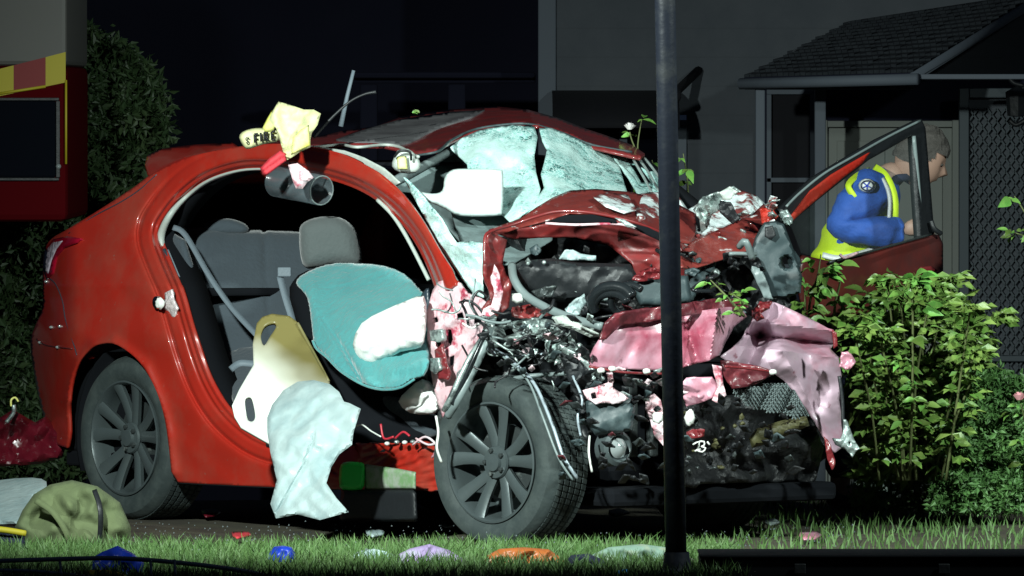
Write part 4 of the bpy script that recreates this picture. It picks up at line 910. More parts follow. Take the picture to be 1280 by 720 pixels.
# right side of the bay: duct, ribbed hose, big plastic carrier
pr = []
for i in range(26): pr += [.024 if i % 2 else .029]
ptube('ribbed_duct', [(856, 378, -1.5), (862, 365, -1.5), (876, 348, -1.45), (884, 336, -1.4), (888, 322, -1.35)], pr, M['grey_plastic'], car, sm=8)
shape('lamp_carrier', [(938, 316), (944, 296), (955, 278), (970, 276), (980, 280), (990, 306), (1003, 346), (1001, 366), (985, 372), (962, 373), (954, 356), (946, 334)], const(-1.35), M['grey_plastic'], car, 3, bulge=(.02, 6), thick=.04, holes=[[(983 + 6.5 * math.cos(q), 328 + 7 * math.sin(q)) for q in np.arange(0, 6.2, .6)]], crumple=(.03, 30, 8))
shape('carrier_slot', [(956, 284), (966, 282), (970, 294), (964, 300), (956, 296)], const(-1.40), M['black'], car, 3, thick=.01)
shape('lamp_carrier_lit_side', [(938, 316), (946, 322), (956, 346), (966, 374), (955, 372), (940, 340)], const(-1.42), M['wire_g'], car, 3, thick=.02, crumple=(.02, 12, 3))  # paler grey puts the light on this side into its colour
shape('carrier_base', [(900, 340), (930, 330), (945, 344), (956, 370), (990, 380), (985, 394), (930, 390), (905, 372)], const(-1.25), M['black'], car, 3.5, crumple=(.08, 14, 8), thick=.02)
# ---- bumper skin
BF = lambda x, y: front_y(x, y, 2.86) + (y - 440) * .0006
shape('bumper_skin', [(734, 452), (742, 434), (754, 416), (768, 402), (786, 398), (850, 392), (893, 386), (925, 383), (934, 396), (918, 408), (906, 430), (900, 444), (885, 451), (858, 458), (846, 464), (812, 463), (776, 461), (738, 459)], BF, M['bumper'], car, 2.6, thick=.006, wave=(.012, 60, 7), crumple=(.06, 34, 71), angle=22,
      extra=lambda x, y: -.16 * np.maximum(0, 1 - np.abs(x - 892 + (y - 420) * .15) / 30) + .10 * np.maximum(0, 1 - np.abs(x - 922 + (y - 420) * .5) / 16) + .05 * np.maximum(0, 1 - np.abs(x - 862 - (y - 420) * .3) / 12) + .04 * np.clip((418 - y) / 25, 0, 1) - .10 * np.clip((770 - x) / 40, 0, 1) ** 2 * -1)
shape('bumper_lip', [(750, 424), (757, 404), (770, 392), (798, 387), (850, 380), (893, 374), (930, 374), (936, 384), (925, 388), (893, 390), (850, 396), (798, 404), (774, 408), (758, 424)], lambda x, y: BF(x, y) - .015, M['maroon_metal'], car, 2.8, thick=.01, crumple=(.03, 14, 8))
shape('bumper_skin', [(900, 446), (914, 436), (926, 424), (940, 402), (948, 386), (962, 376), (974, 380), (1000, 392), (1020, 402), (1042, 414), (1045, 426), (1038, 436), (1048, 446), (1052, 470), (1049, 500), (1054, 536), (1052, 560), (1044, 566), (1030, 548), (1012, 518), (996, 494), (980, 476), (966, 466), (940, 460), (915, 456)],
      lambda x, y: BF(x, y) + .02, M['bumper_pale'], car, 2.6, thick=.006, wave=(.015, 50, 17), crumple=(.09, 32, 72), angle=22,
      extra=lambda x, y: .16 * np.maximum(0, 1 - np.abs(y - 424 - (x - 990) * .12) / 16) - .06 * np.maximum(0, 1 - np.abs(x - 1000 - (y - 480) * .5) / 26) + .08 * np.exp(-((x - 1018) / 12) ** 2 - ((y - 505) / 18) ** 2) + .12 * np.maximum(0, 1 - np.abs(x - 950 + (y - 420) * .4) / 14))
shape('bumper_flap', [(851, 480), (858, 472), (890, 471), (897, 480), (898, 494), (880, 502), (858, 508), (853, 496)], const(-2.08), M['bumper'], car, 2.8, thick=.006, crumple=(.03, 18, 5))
shape('bumper_flap', [(890, 456), (902, 460), (904, 480), (908, 494), (896, 504), (890, 500), (897, 484)], const(-2.1), M['primer'], car, 2.8, thick=.006, crumple=(.04, 9, 6))
shape('bumper_shadow_panel', [(900, 450), (940, 456), (972, 466), (940, 482), (915, 486), (905, 470)], const(-1.9), M['maroon_metal'], car, 3, thick=.006, crumple=(.04, 16, 4))
ptube('red_seam', [(736, 458, -2.36), (776, 465, -2.34), (812, 467, -2.25), (836, 467, -2.2)], .005, M['torn_red'], car)
ptube('red_seam', [(906, 458, -2.05), (930, 460, -2.0), (960, 464, -1.95), (966, 468, -1.9)], .005, M['torn_red'], car)
for x, y in ((765, 461), (808, 464), (751, 463), (966, 465)): blob('clip', P(x, y, -2.36 + (x - 760) * .0016), (.014, .01, .010), M['wire_w'], car, n=7, noise=.1)
ptube('bumper_edge', [(1049, 470, -1.6), (1053, 500, -1.6), (1054, 530, -1.6), (1058, 548, -1.6)], .007, M['black'], car)
shape('torn_edge', [(940, 388), (950, 378), (964, 376), (962, 386), (950, 392), (956, 398), (946, 402), (940, 396)], const(-1.98), M['torn_red'], car, 2.6, crumple=(.05, 7, 5), thick=.006)
shape('torn_edge', [(1040, 412), (1046, 416), (1047, 432), (1042, 436)], const(-1.72), M['torn_red'], car, 2.6, thick=.01)
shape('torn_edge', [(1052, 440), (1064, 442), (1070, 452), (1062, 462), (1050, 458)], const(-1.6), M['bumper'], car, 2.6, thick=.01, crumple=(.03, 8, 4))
shape('torn_edge', [(1030, 545), (1038, 556), (1044, 575), (1040, 588), (1034, 574)], const(-1.72), M['torn_red'], car, 2.6, thick=.01, crumple=(.02, 8, 4))
shape('headlamp_bracket', [(1054, 524), (1062, 534), (1068, 550), (1074, 560), (1066, 570), (1056, 562), (1044, 556), (1040, 548), (1050, 550), (1054, 540)], const(-1.65), M['steel'], car, 2.6, thick=.01, crumple=(.04, 8, 2), holes=[[(1060, 552), (1064, 552), (1063, 558), (1060, 558)]])
# lower front: lamp housing, fog lamp, grille mesh, beam
shape('headlamp_housing', [(732, 502), (744, 496), (790, 494), (794, 510), (790, 538), (770, 542), (744, 544), (734, 530)], const(-2.25), M['grey_plastic'], car, 3, bulge=(.03, 8), closed=True, crumple=(.02, 14, 3))
shape('headlamp_arm', [(728, 488), (744, 484), (760, 478), (760, 466), (766, 466), (766, 484), (786, 498), (776, 504), (744, 504), (736, 500)], const(-2.3), M['primer'], car, 2.8, thick=.01, crumple=(.04, 9, 7), holes=[[(738, 492), (744, 490), (746, 498), (740, 499)]])
c = P(768, 560, -2.2); MM = Matrix.Translation(Vector(c)) @ Matrix.Rotation(-math.atan2(.788, .616), 4, 'Z')
fl = lathe('fog_lamp', [(.02, .0), (.016, .04), (.030, .052), (.020, .066), (-.03, .07)], MM, M['rim'], car, n=28)
lathe('lens', [(.045, .0), (.042, .018), (.024, .038)], MM, M['lamp_glass'], fl, n=24)
shape('hanging_panel', [(806, 500), (818, 492), (826, 500), (830, 520), (838, 545), (830, 558), (818, 545), (812, 524)], const(-2.15), M['primer'], car, 2.8, thick=.008, crumple=(.05, 12, 2))
blob('clip', P(822, 522, -2.25), (.02, .015, .022), M['wire_w'], car, .15, 3, n=8)
blob('clip', P(862, 522, -2.15), (.018, .015, .028), M['wire_w'], car, .15, 5, n=8)
# grille mesh: real wires
V = []; F = []
def mtube(pts, r, n=4):
    for a, b in zip(pts[:-1], pts[1:]):
        a = Vector(a); b = Vector(b); t = (b - a).normalized(); s = t.cross(Vector((0, 1, 0))).normalized(); u = s.cross(t); k = len(V)
        for q in (a, b):
            for j in range(n): an = j * 6.283 / n; V.append(tuple(q + (s * math.cos(an) + u * math.sin(an)) * r))
        for j in range(n): F.append((k + j, k + (j+1) % n, k + n + (j+1) % n, k + n + j))
gp = np.array([(918, 488), (960, 478), (985, 478), (1004, 500), (1012, 516), (996, 522), (960, 512), (930, 506)], float)
for i in range(-2, 26):
    for j in range(0, 12):
        x = 912 + i * 4.6 + (j % 2) * 2.3; y = 476 + j * 4.0
        if not inside(np.array([x]), np.array([y]), gp)[0]: continue
        Yq = -1.86 + .03 * math.sin(x * .2 + y * .1)
        for dx in (-2.3, 2.3): mtube([tuple(P(x, y, Yq)), tuple(P(x + dx, y + 4.0, Yq + .004))], .0028)
        mtube([tuple(P(x - 2.0, y, Yq)), tuple(P(x, y - .4, Yq - .006))], .0028)
o = mesh('grille_mesh', V, F, M['wire_g'], car, False); o['kind'] = 'stuff'
shape('crash_beam', [(936, 548), (945, 536), (975, 526), (1008, 520), (1012, 532), (985, 544), (955, 556), (940, 560)], const(-1.75), M['yellow_dim'], car, 3.5, bulge=(.04, 7), closed=True, crumple=(.02, 16, 3))
shape('radiator', [(840, 500), (1000, 486), (1030, 560), (1020, 600), (850, 606)], ctl([(840, 500, -1.9), (1020, 600, -1.4), (850, 606, -1.9), (1000, 486, -1.4)]), M['bay_black'], car, 3.5, crumple=(.16, 24, 6), thick=.02)
for i in range(40):
    x = rr.uniform(842, 930); y = rr.uniform(506, 590); s = rr.uniform(2.5, 8)
    pts = [(x + s * math.cos(q) * rr.uniform(.5, 1.2), y + s * math.sin(q) * rr.uniform(.4, 1)) for q in (0, 1.2, 2.4, 3.6, 4.8)]
    shape('fragment', pts, const(-2.0 - rr.random() * .12), M[rr.choice(('black', 'black', 'steel_dark', 'black', 'yellow_dim'))], car, 3, crumple=(.04, 6, i), thick=.008)
shape('torn_edge', [(858, 540), (866, 536), (880, 538), (880, 546), (866, 548), (858, 550)], const(-2.2), M['torn_red'], car, 2.6, crumple=(.03, 7, 5), thick=.006)
for pts in ([(866, 556), (874, 552), (872, 562), (868, 564), (876, 561)], [(874, 552), (880, 552), (880, 557), (876, 558), (882, 560), (878, 565), (872, 563)], [(884, 552), (887, 556)]):
    ptube('bracket_glint', [(x, y, -2.24) for x, y in pts], .0035, M['wire_w'], car, n=5, sm=2)  # white tubes standing in for glints on the debris
for i in range(150):
    zone = rr.choice(((846, 965, 318, 396, -1.45), (700, 860, 468, 560, -2.2), (850, 1040, 236, 300, -1.15), (600, 740, 388, 470, -2.1), (740, 850, 462, 500, -2.15), (845, 1000, 500, 595, -2.0), (700, 830, 540, 620, -2.25), (640, 930, 310, 392, -1.65)))
    x = rr.uniform(zone[0], zone[1]); y = rr.uniform(zone[2], zone[3]); Y = zone[4] - rr.random() * .12; L = rr.uniform(8, 24); an = rr.uniform(-.6, 1.2); w2 = rr.uniform(2, 6)
    if zone[2] == 236: y = 300 - (x - 850) * .28 + rr.uniform(-12, 22); x = min(x, 965)
    c_, s_ = math.cos(an), math.sin(an)
    pts = [(x - L/2*c_, y - L/2*s_), (x - s_*w2 - L*.1*c_, y + c_*w2), (x + L/2*c_, y + L/2*s_), (x + L*.2*c_ + s_*w2*.8, y + L*.2*s_ - c_*w2*.8), (x + s_*w2, y - c_*w2 - 1)]
    m_ = rr.choice(('scuff_glare_much', 'paint_dark', 'steel', 'torn_red')) if zone[2] == 236 else rr.choice(('black', 'steel_dark', 'steel', 'black', 'primer', 'grey_plastic') if zone[2] in (388, 462) else ('black', 'bay_black', 'bay_black', 'black', 'steel_dark', 'grey_plastic', 'maroon_metal', 'black'))
    shape('torn_strip', pts, ctl([(x - 10, y, Y), (x + 10, y + 4, Y - rr.uniform(0, .08)), (x, y + 10, Y + .03)]), M[m_], car, 2.6, crumple=(.05, 7, i + 40), thick=.005)
carbox('engine_block', (2.12, 2.62), (.30, 1.25), (.22, .66), M['void'], car, .05)
carbox('subframe', (2.1, 2.75), (.25, 1.35), (.14, .21), M['void'], car, .02)
for i in range(7):
    carbox('engine_fin', (2.62, 2.655), (.42 + i * .1, .46 + i * .1), (.32, .6), M['steel_dark'], car, .008)

# ---- far door, swung open
def door():
    h0 = P(985, 300, -.55); 
    DY = ctl([(985, 270, -.55), (1152, 152, .22), (1165, 295, .24), (1040, 320, -.32), (1178, 380, .28), (985, 400, -.55)])
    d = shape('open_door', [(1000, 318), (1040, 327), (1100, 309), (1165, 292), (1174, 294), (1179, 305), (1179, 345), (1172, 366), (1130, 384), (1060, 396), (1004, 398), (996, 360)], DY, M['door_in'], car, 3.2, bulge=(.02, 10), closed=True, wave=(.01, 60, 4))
    shape('door_frame', [(978, 262), (990, 250), (1020, 222), (1060, 198), (1100, 174), (1152, 149), (1157, 160), (1163, 230), (1168, 292), (1160, 298), (1150, 297), (1146, 240), (1142, 168), (1118, 182), (1086, 200), (1050, 228), (1012, 258), (985, 278)], DY, M['black'], d, 2.6, thick=.03)
    shape('red_frame_panel', [(984, 276), (996, 262), (1014, 238), (1040, 218), (1060, 206), (1088, 190), (1078, 204), (1054, 222), (1030, 242), (1004, 264), (988, 279)], lambda x, y: DY(x, y) - .02, M['paint'], d, 2.8, thick=.008)
    ptube('frame_trim', [(983, 258, -.6), (1000, 241, -.52), (1030, 217, -.4), (1066, 196, -.24), (1110, 171, .0), (1150, 151, .18)], .005, M['wire_g'], d)
    ptube('frame_trim', [(1142, 170, .17), (1148, 235, .19), (1152, 296, .21)], .009, M['wire_g'], d)
    ptube('frame_trim', [(1036, 328, -.38), (1100, 311, -.1), (1164, 293, .20)], .005, M['steel_dark'], d)
    ptube('frame_trim', [(1164, 276, .2), (1168, 286, .2), (1176, 292, .22)], .010, M['black'], d)
    shape('door_glass', [(988, 279), (1050, 228), (1086, 200), (1142, 170), (1146, 240), (1150, 296), (1100, 309), (1036, 327), (1002, 316)], lambda x, y: DY(x, y) + .012, M['glass'], d, 12, thick=.004)
    shape('door_pull', [(1150, 334), (1164, 332), (1172, 338), (1164, 342), (1150, 340)], lambda x, y: DY(x, y) - .045, M['paint_dark'], d, 3, bulge=(.01, 4), closed=True)
    shape('hinge_tangle', [(974, 264), (984, 262), (992, 274), (986, 284), (976, 276)], const(-.75), M['steel'], d, 2.6, crumple=(.05, 7, 3), thick=.01)
    ptube('frame_trim', [(1050, 318, -.38), (1056, 322, -.38), (1072, 316, -.3)], .006, M['primer'], d)
door()
# small green sprig stuck on the roof
# ------------------------------------------------------------------ things lying on and in the car
TW = ctl([(367, 362, -.80), (450, 329, -.74), (534, 374, -1.28), (533, 466, -1.66), (465, 486, -1.46), (402, 436, -1.12), (450, 400, -1.17), (490, 360, -1.02)])
t = shape('teal_towel', [(370, 354), (376, 344), (396, 334), (420, 328), (450, 329), (480, 332), (505, 342), (522, 358), (534, 374), (536, 400), (535, 430), (537, 452), (530, 470), (516, 474), (500, 484), (482, 486), (465, 484), (446, 477), (424, 463), (408, 446), (394, 433), (391, 424), (388, 398), (384, 374), (376, 362)],
      TW, M['teal'], None, 2.3, bulge=(.03, 8), thick=.008, sm=2, wave=(.010, 46, 3), angle=60,
      extra=lambda x, y: .030 * np.maximum(0, 1 - np.abs((x - 408) - (y - 405) * .62) / 5) * np.clip((y - 385) / 30, 0, 1) * (x < 470) + .026 * np.maximum(0, 1 - np.abs((x - 424) - (y - 425) * .55) / 4) * np.clip((y - 395) / 30, 0, 1) + .016 * np.sin((x - y * .55) / 5.5) * np.clip((y - 425) / 35, 0, 1) * np.clip((500 - x) / 40, 0, 1) + .014 * np.sin((y + x * .2) / 5) * np.clip((y - 440) / 20, 0, 1) * np.clip((x - 470) / 30, 0, 1) - .02 * np.sin((x * .7 + y) / 17) * np.clip((360 - y) / 20, 0, 1) + .022 * np.abs(np.sin((x * .9 - y * .35 + 6 * np.sin(y / 19)) / 12)) * np.clip((455 - x) / 50, 0, 1))
ptube('towel_hem', [(x, y, float(TW(np.array([x]), np.array([y]))[0]) - .02) for x, y in ((391, 426), (396, 436), (410, 448), (426, 464), (448, 478), (466, 485), (484, 487), (502, 484), (518, 474))], .005, M['teal'], t)
tag(t, 'teal towel draped over the driver seat', 'towel')
sb = thing('spine_board', 'white and olive stretcher board with hand slots leaning out of the doorway', 'stretcher board', tuple(P(330, 560, -1.2)))
SBD = ctl([(292, 505, -1.30), (340, 394, -1.0), (412, 478, -1.25), (350, 556, -1.45), (378, 420, -1.05)])
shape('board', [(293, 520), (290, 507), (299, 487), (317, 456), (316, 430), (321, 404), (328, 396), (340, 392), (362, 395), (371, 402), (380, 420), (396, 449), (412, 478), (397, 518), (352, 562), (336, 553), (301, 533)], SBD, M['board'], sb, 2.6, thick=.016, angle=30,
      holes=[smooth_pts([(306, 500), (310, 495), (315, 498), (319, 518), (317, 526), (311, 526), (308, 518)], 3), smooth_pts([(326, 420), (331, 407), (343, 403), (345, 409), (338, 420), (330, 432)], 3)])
ptube('board_rib', [(346, 408, -1.03), (360, 430, -1.07), (384, 476, -1.22)], .004, M['board_olive'], sb); ptube('board_edge', [(372, 404, -1.02), (390, 437, -1.10), (411, 477, -1.24)], .006, M['board_olive'], sb)
t = shape('plastic_sheet', [(334, 522), (340, 506), (354, 488), (372, 477), (392, 475), (412, 480), (424, 490), (430, 502), (437, 504), (451, 511), (447, 524), (442, 540), (440, 556), (424, 568), (414, 584), (408, 604), (420, 622), (436, 640), (400, 650), (372, 643), (345, 648), (338, 630), (346, 600), (338, 566), (334, 540)],
      ctl([(334, 522, -1.60), (392, 475, -1.50), (451, 511, -1.78), (404, 604, -2.0), (350, 632, -1.95), (390, 530, -1.72)]), M['sheet'], None, 2.6, bulge=(.025, 9), closed=True, crumple=(.10, 36, 4), wave=(.02, 34, 6), angle=48,
      extra=lambda x, y: .02 * np.maximum(0, 1 - np.abs((x - 380) - (y - 560) * -.35 - 8 * np.sin((y - 520) / 30)) / 3.5) * np.clip((y - 525) / 20, 0, 1))
tag(t, 'crumpled white plastic sheet spilling over the car sill', 'plastic sheet')
gl = thing('green_case', 'bright green topped slim case standing against the red sill', 'case', tuple(C(1.5, -.15, .0)))
shape('lid', [(424, 592), (426, 581), (434, 577), (452, 578), (456, 584), (456, 600), (452, 612), (428, 612), (424, 604)], side(-.09), M['green_bright'], gl, 2.8, bulge=(.02, 5), closed=True, sm=2)
shape('body', [(456, 580), (500, 586), (520, 590), (520, 612), (456, 612)], side(-.085), M['green_dull'], gl, 3, bulge=(.015, 6), closed=True)
shape('foot', [(426, 612), (520, 612), (522, 652), (424, 652)], side(-.09), M['black'], gl, 4, bulge=(.015, 6), closed=True)
# clear plastic tube hanging from the door frame
tb = thing('plastic_tube', 'clear open ended plastic tube hanging under the roof rail', 'tube', tuple(P(375, 230, -.75)))
a0 = P(346, 227, -.60); a1 = P(402, 238, -.82)
gm = mat('hazy_clear_plastic', (.22, .27, .30), .2, alpha=.24, coat=.2, bump=(12, .2)); M['hazy'] = gm
Vx = []; n = 28; ax = Vector(a1 - a0).normalized(); sx = ax.cross(Vector((0, 0, 1))).normalized(); sz = sx.cross(ax)
def cyl(r, name, m, p0, p1, th=.003):
    V = []; 
    for q in (p0, p1):
        for j in range(n): an = j * 6.283 / n; V.append(tuple(Vector(q) + (sx * math.cos(an) + sz * math.sin(an)) * r))
    o = mesh(name, V, [(j, (j+1) % n, n + (j+1) % n, n + j) for j in range(n)], m, tb); o.modifiers.new('t', 'SOLIDIFY').thickness = th
cyl(.056, 'sleeve', gm, a0, a1)
for q in (a1,):
    tube('rim', [tuple(Vector(q) + (sx * math.cos(j * 6.283 / 20) + sz * math.sin(j * 6.283 / 20)) * .056) for j in range(20)], .0028, M['wire_g'], tb, sm=0, closed=True, n=6)
# yellow marker cloth with the printed band and red tag
yc = thing('marker_cloth', 'yellow cloth pouch with lettered cuff clipped over the door frame', 'cloth pouch', tuple(P(345, 205, -.75)))
shape('pouch', [(340, 140), (348, 127), (362, 131), (380, 137), (392, 137), (401, 142), (397, 156), (390, 166), (388, 174), (388, 184), (375, 190), (366, 196), (359, 200), (354, 190), (350, 176), (345, 160), (336, 150)], ctl([(348, 127, -.95), (400, 141, -.9), (359, 200, -1.0), (345, 160, -1.0)]), M['cuff'], yc, 2.4, bulge=(.018, 6), closed=True, sm=1, crumple=(.06, 15, 3), wave=(.015, 18, 5), angle=60)
shape('bright_lining', [(328, 160), (334, 148), (340, 138), (346, 142), (346, 156), (342, 164), (332, 166)], const(-.92), M['yellow'], yc, 2.4, bulge=(.015, 5), closed=True)
shape('bright_lining', [(366, 172), (376, 162), (386, 156), (388, 182), (374, 189), (364, 194)], const(-1.02), M['yellow'], yc, 2.4, bulge=(.012, 5), closed=True)
cf = shape('cuff_band', [(299, 172), (303, 165), (314, 161), (326, 160), (340, 162), (349, 164), (350, 172), (346, 177), (330, 180), (312, 186), (305, 184)], const(-.9), M['cuff'], yc, 2.4, bulge=(.025, 8), closed=True, sm=2)
# printed marks: a small S, a block and slanted strokes, as on the cuff
def mark(pts, r=.003): ptube('letter', [(x, y, -.945) for x, y in pts], r, M['ink'], cf, n=5, sm=2)
mark([(311.5, 173), (308, 172), (307.5, 175), (310.5, 176.5), (309.5, 179), (307.5, 178)], .0022)
for cx_, cy_, strokes in ((318.5, 173, [[(0, 5.5), (-.6, -5)], [(-.6, -5), (4, -5.8)], [(-.3, 0), (3, -.5)]]), (326.5, 171.5, [[(0, 5.5), (-.8, -5.5)]]), (331, 170.8, [[(0, 5.5), (-.8, -5.5)], [(-.8, -5.5), (3.4, -5), (3.2, -.5), (-.3, 0)], [(.6, 0), (4.4, 5)]]), (340, 169.8, [[(0, 5.2), (-.8, -5)], [(-.8, -5), (4, -5.4)], [(-.3, 0), (3.2, -.4)], [(0, 5.2), (4.6, 4.6)]])):
    for st_ in strokes: ptube('letter', [(cx_ + a_, cy_ + b_, -.948) for a_, b_ in st_], .0042, M['ink'], cf, n=5, sm=1)
shape('red_tag', [(325, 210), (336, 198), (350, 188), (358, 192), (358, 201), (346, 210), (334, 219), (328, 218)], const(-1.0), M['redcloth'], yc, 2.4, bulge=(.014, 5), closed=True, sm=1, extra=lambda x, y: .015 * np.maximum(0, 1 - np.abs((y - 206) + (x - 342) * .7) / 2.5))
shape('melted_tag', [(360, 206), (372, 204), (386, 214), (392, 222), (384, 228), (378, 236), (370, 236), (366, 226)], const(-1.0), M['primer'], yc, 2.4, bulge=(.010, 5), closed=True, crumple=(.03, 8, 4))

# ------------------------------------------------------------------ the person behind the open door
def skin_mesh(pts, edges, rad, sub=2):
    me = bpy.data.meshes.new('tmp'); me.from_pydata([tuple(p) for p in pts], edges, []); o = bpy.data.objects.new('tmp', me); COL.objects.link(o)
    o.modifiers.new('s', 'SKIN'); sv = me.skin_vertices[0].data
    for i, r in enumerate(rad): sv[i].radius = (r, r) if np.isscalar(r) else r
    sv[0].use_root = True
    o.modifiers['s'].use_smooth_shade = True
    sb_ = o.modifiers.new('b', 'SUBSURF'); sb_.levels = sub; sb_.render_levels = sub
    dg = bpy.context.evaluated_depsgraph_get(); ev = o.evaluated_get(dg); m2 = ev.to_mesh()
    V = np.array([tuple(v.co) for v in m2.vertices]); F = [tuple(p.vertices) for p in m2.polygons]
    ev.to_mesh_clear(); bpy.data.objects.remove(o); bpy.data.meshes.remove(me)
    return V, F
def person():
    Y = .85
    q = lambda x, y, dy=0: P(x, y, Y + dy)
    base = P(1060, 300, Y); base[2] = 0
    p = thing('person', 'person in blue jacket and lime hi-vis vest stooping behind the open car door', 'person', tuple(base))
    hip = q(1046, 376); wa = q(1056, 330); ch = q(1082, 268); ne = q(1110, 224); nk = q(1130, 210)
    sR = q(1090, 238, -.17); sL = q(1096, 240, .17)
    eR = q(1043, 287, -.22); wR = q(1126, 288, -.26); hR = q(1142, 286, -.26)
    eL = q(1090, 320, .24); wL = q(1118, 345, .16); hL = q(1128, 360, .14)
    hpR = q(1046, 378, -.09); kR = q(1062, 505, -.10); aR = q(1050, 640, -.11); hpL = q(1046, 378, .09); kL = q(1068, 505, .10); aL = q(1046, 635, .12)
    for a in (aR, aL): a[2] = .08
    tR = aR + np.array([.16, -.02, -.04]); tL = aL + np.array([.16, .02, -.04])
    pts = [hip, wa, ch, ne, nk, sR, eR, wR, sL, eL, wL, hpR, kR, aR, tR, hpL, kL, aL, tL]
    ed = [(0,1), (1,2), (2,3), (3,4), (2,5), (5,6), (6,7), (2,8), (8,9), (9,10), (0,11), (11,12), (12,13), (13,14), (0,15), (15,16), (16,17), (17,18)]
    rad = [.12, .11, .12, .070, .060, .050, .038, .028, .050, .038, .028, .085, .058, .042, .035, .085, .058, .042, .035]
    V, F = skin_mesh(pts, ed, rad)
    parts_V = [V]; parts_F = [F]; off = len(V)
    # hands
    for (wr, hn, sg) in ((wR, hR, -1), (wL, hL, 1)):
        d = Vector(hn - wr).normalized(); sd = Vector((0, sg * 1.0, 0)); dn = Vector((0, 0, -1))
        pp = [wr, wr + np.array(d) * .05, wr + np.array(d) * .085]; ee = [(0, 1), (1, 2)]; rd = [.026, .034, .032]
        for f in range(4):
            k = len(pp); o_ = np.array(dn) * (-.030 + f * .020)
            b0 = pp[2] + o_; L = (.055, .065, .06, .045)[f]
            pp += [b0, b0 + np.array(d) * L * .5 + np.array([0, 0, -.008]), b0 + np.array(d) * L * .85 + np.array([0, 0, -.026])]
            ee += [(2, k), (k, k+1), (k+1, k+2)]; rd += [.010, .009, .0075]
        k = len(pp); pp += [pp[1] + np.array([.01, 0, .035]), pp[1] + np.array(d) * .04 + np.array([0, 0, .05])]; ee += [(1, k), (k, k+1)]; rd += [.012, .009]
        v, f = skin_mesh(pp, ee, rd, 1); parts_V.append(v); parts_F.append([tuple(i + off for i in x) for x in f]); off += len(v)
    # head, turned to look down and to the right
    n = 26; hv = []; hf = []
    tilt = math.radians(28); hc = q(1151, 196)
    for i in range(n + 1):
        th = math.pi * i / n
        for j in range(2 * n):
            f = math.pi * j / n
            d = np.array([math.sin(th) * math.cos(f), math.sin(th) * math.sin(f), math.cos(th)])
            x_, y_, z_ = d[0] * .100, d[1] * .078, d[2] * .120
            if z_ < 0: y_ *= 1 - .25 * (-d[2]) ** 1.5; x_ += .012 * (-d[2]) * (d[0] > 0)
            fr = max(0, d[0])
            x_ += .030 * math.exp(-((d[1]) / .14) ** 2 - ((d[2] + .12) / .16) ** 2) * (fr > 0)          # nose
            x_ -= .012 * math.exp(-((abs(d[1]) - .32) / .14) ** 2 - ((d[2] - .06) / .10) ** 2) * fr          # eye sockets
            x_ += .010 * math.exp(-((d[1]) / .22) ** 2 - ((d[2] + .50) / .06) ** 2) * fr                    # lips
            x_ -= .007 * math.exp(-((d[1]) / .25) ** 2 - ((d[2] + .60) / .05) ** 2) * fr
            x_ += .012 * math.exp(-((d[1]) / .25) ** 2 - ((d[2] + .82) / .12) ** 2) * fr                    # chin
            ear = math.exp(-((d[0] + .05) / .13) ** 2 - ((d[2] + .05) / .22) ** 2); y_ += math.copysign(.016, d[1]) * ear * (abs(d[1]) > .6)
            X_ = x_ * math.cos(tilt) + z_ * math.sin(tilt); Z_ = -x_ * math.sin(tilt) + z_ * math.cos(tilt)
            hv.append(hc + np.array([X_, y_, Z_]))
    for i in range(n):
        for j in range(2 * n): j2 = (j + 1) % (2 * n); hf.append((i*2*n + j, (i+1)*2*n + j, (i+1)*2*n + j2, i*2*n + j2))
    parts_V.append(np.array(hv)); parts_F.append([tuple(i + off for i in x) for x in hf])
    mesh('body', np.vstack(parts_V), sum(parts_F, []), M['skin'], p)
    # hair: cap over the skull with ragged edge
    rh = random.Random(5); hv2 = []; idx = {}
    for i in range(n + 1):
        for j in range(2 * n):
            v_ = hv[i*2*n + j]; rel = v_ - hc
            hv2.append(hc + rel * (1.07 + .05 * rh.random() + .04 * math.sin(j * .9 + i)))
    keep = []
    for i in range(n):
        for j in range(2 * n):
            th = math.pi * (i + .5) / n; f = math.pi * j / n; d0 = math.sin(th) * math.cos(f); d2 = math.cos(th)
            if d2 > .38 + .1 * math.sin(j) * .3 or (d0 < -.05 and d2 > -.38) or (d0 < .35 and d2 > .02):
                j2 = (j + 1) % (2 * n); keep.append((i*2*n + j, (i+1)*2*n + j, (i+1)*2*n + j2, i*2*n + j2))
    mesh('hair', hv2, keep, M['hair'], p)
    for s in (-1, 1):
        e = np.array([.088, s * .028, .010]); E = np.array([e[0] * math.cos(tilt) + e[2] * math.sin(tilt), e[1], -e[0] * math.sin(tilt) + e[2] * math.cos(tilt)])
        blob('eye', hc + E, (.008, .011, .006), M['hair'], p, n=8)
    # jacket, vest, trousers as garments round the body
    def cloth(V, amp, L, sd):
        n1 = waves(V[:, 0] * 100 + V[:, 1] * 30, V[:, 2] * 100, L, sd); n2 = folds(V[:, 0] * 100, V[:, 2] * 100 + V[:, 1] * 60, L * .8, sd + 3)
        c_ = V.mean(0); d_ = V - c_; d_[:, 2] *= .3; d_ /= np.linalg.norm(d_, axis=1)[:, None] + 1e-9
        return V + d_ * (amp * (n1 + n2))[:, None]
    jp = [hip, wa, ch, q(1104, 232), q(1118, 222)]
    V, F = skin_mesh(jp, [(0,1), (1,2), (2,3), (3,4)], [(.16, .13), (.16, .125), (.215, .13), (.175, .10), (.080, .078)], 3)
    mesh('jacket', cloth(V, .010, 9, 2), F, M['blue'], p)
    V, F = skin_mesh([q(1094, 236, -.13), sR, q(1066, 264, -.21), eR, q(1088, 290, -.25), q(1133, 287, -.26)], [(0,1), (1,2), (2,3), (3,4), (4,5)], [.095, .104, .088, .080, .070, .056], 3)
    mesh('sleeve', cloth(V, .012, 6, 5), F, M['blue'], p)
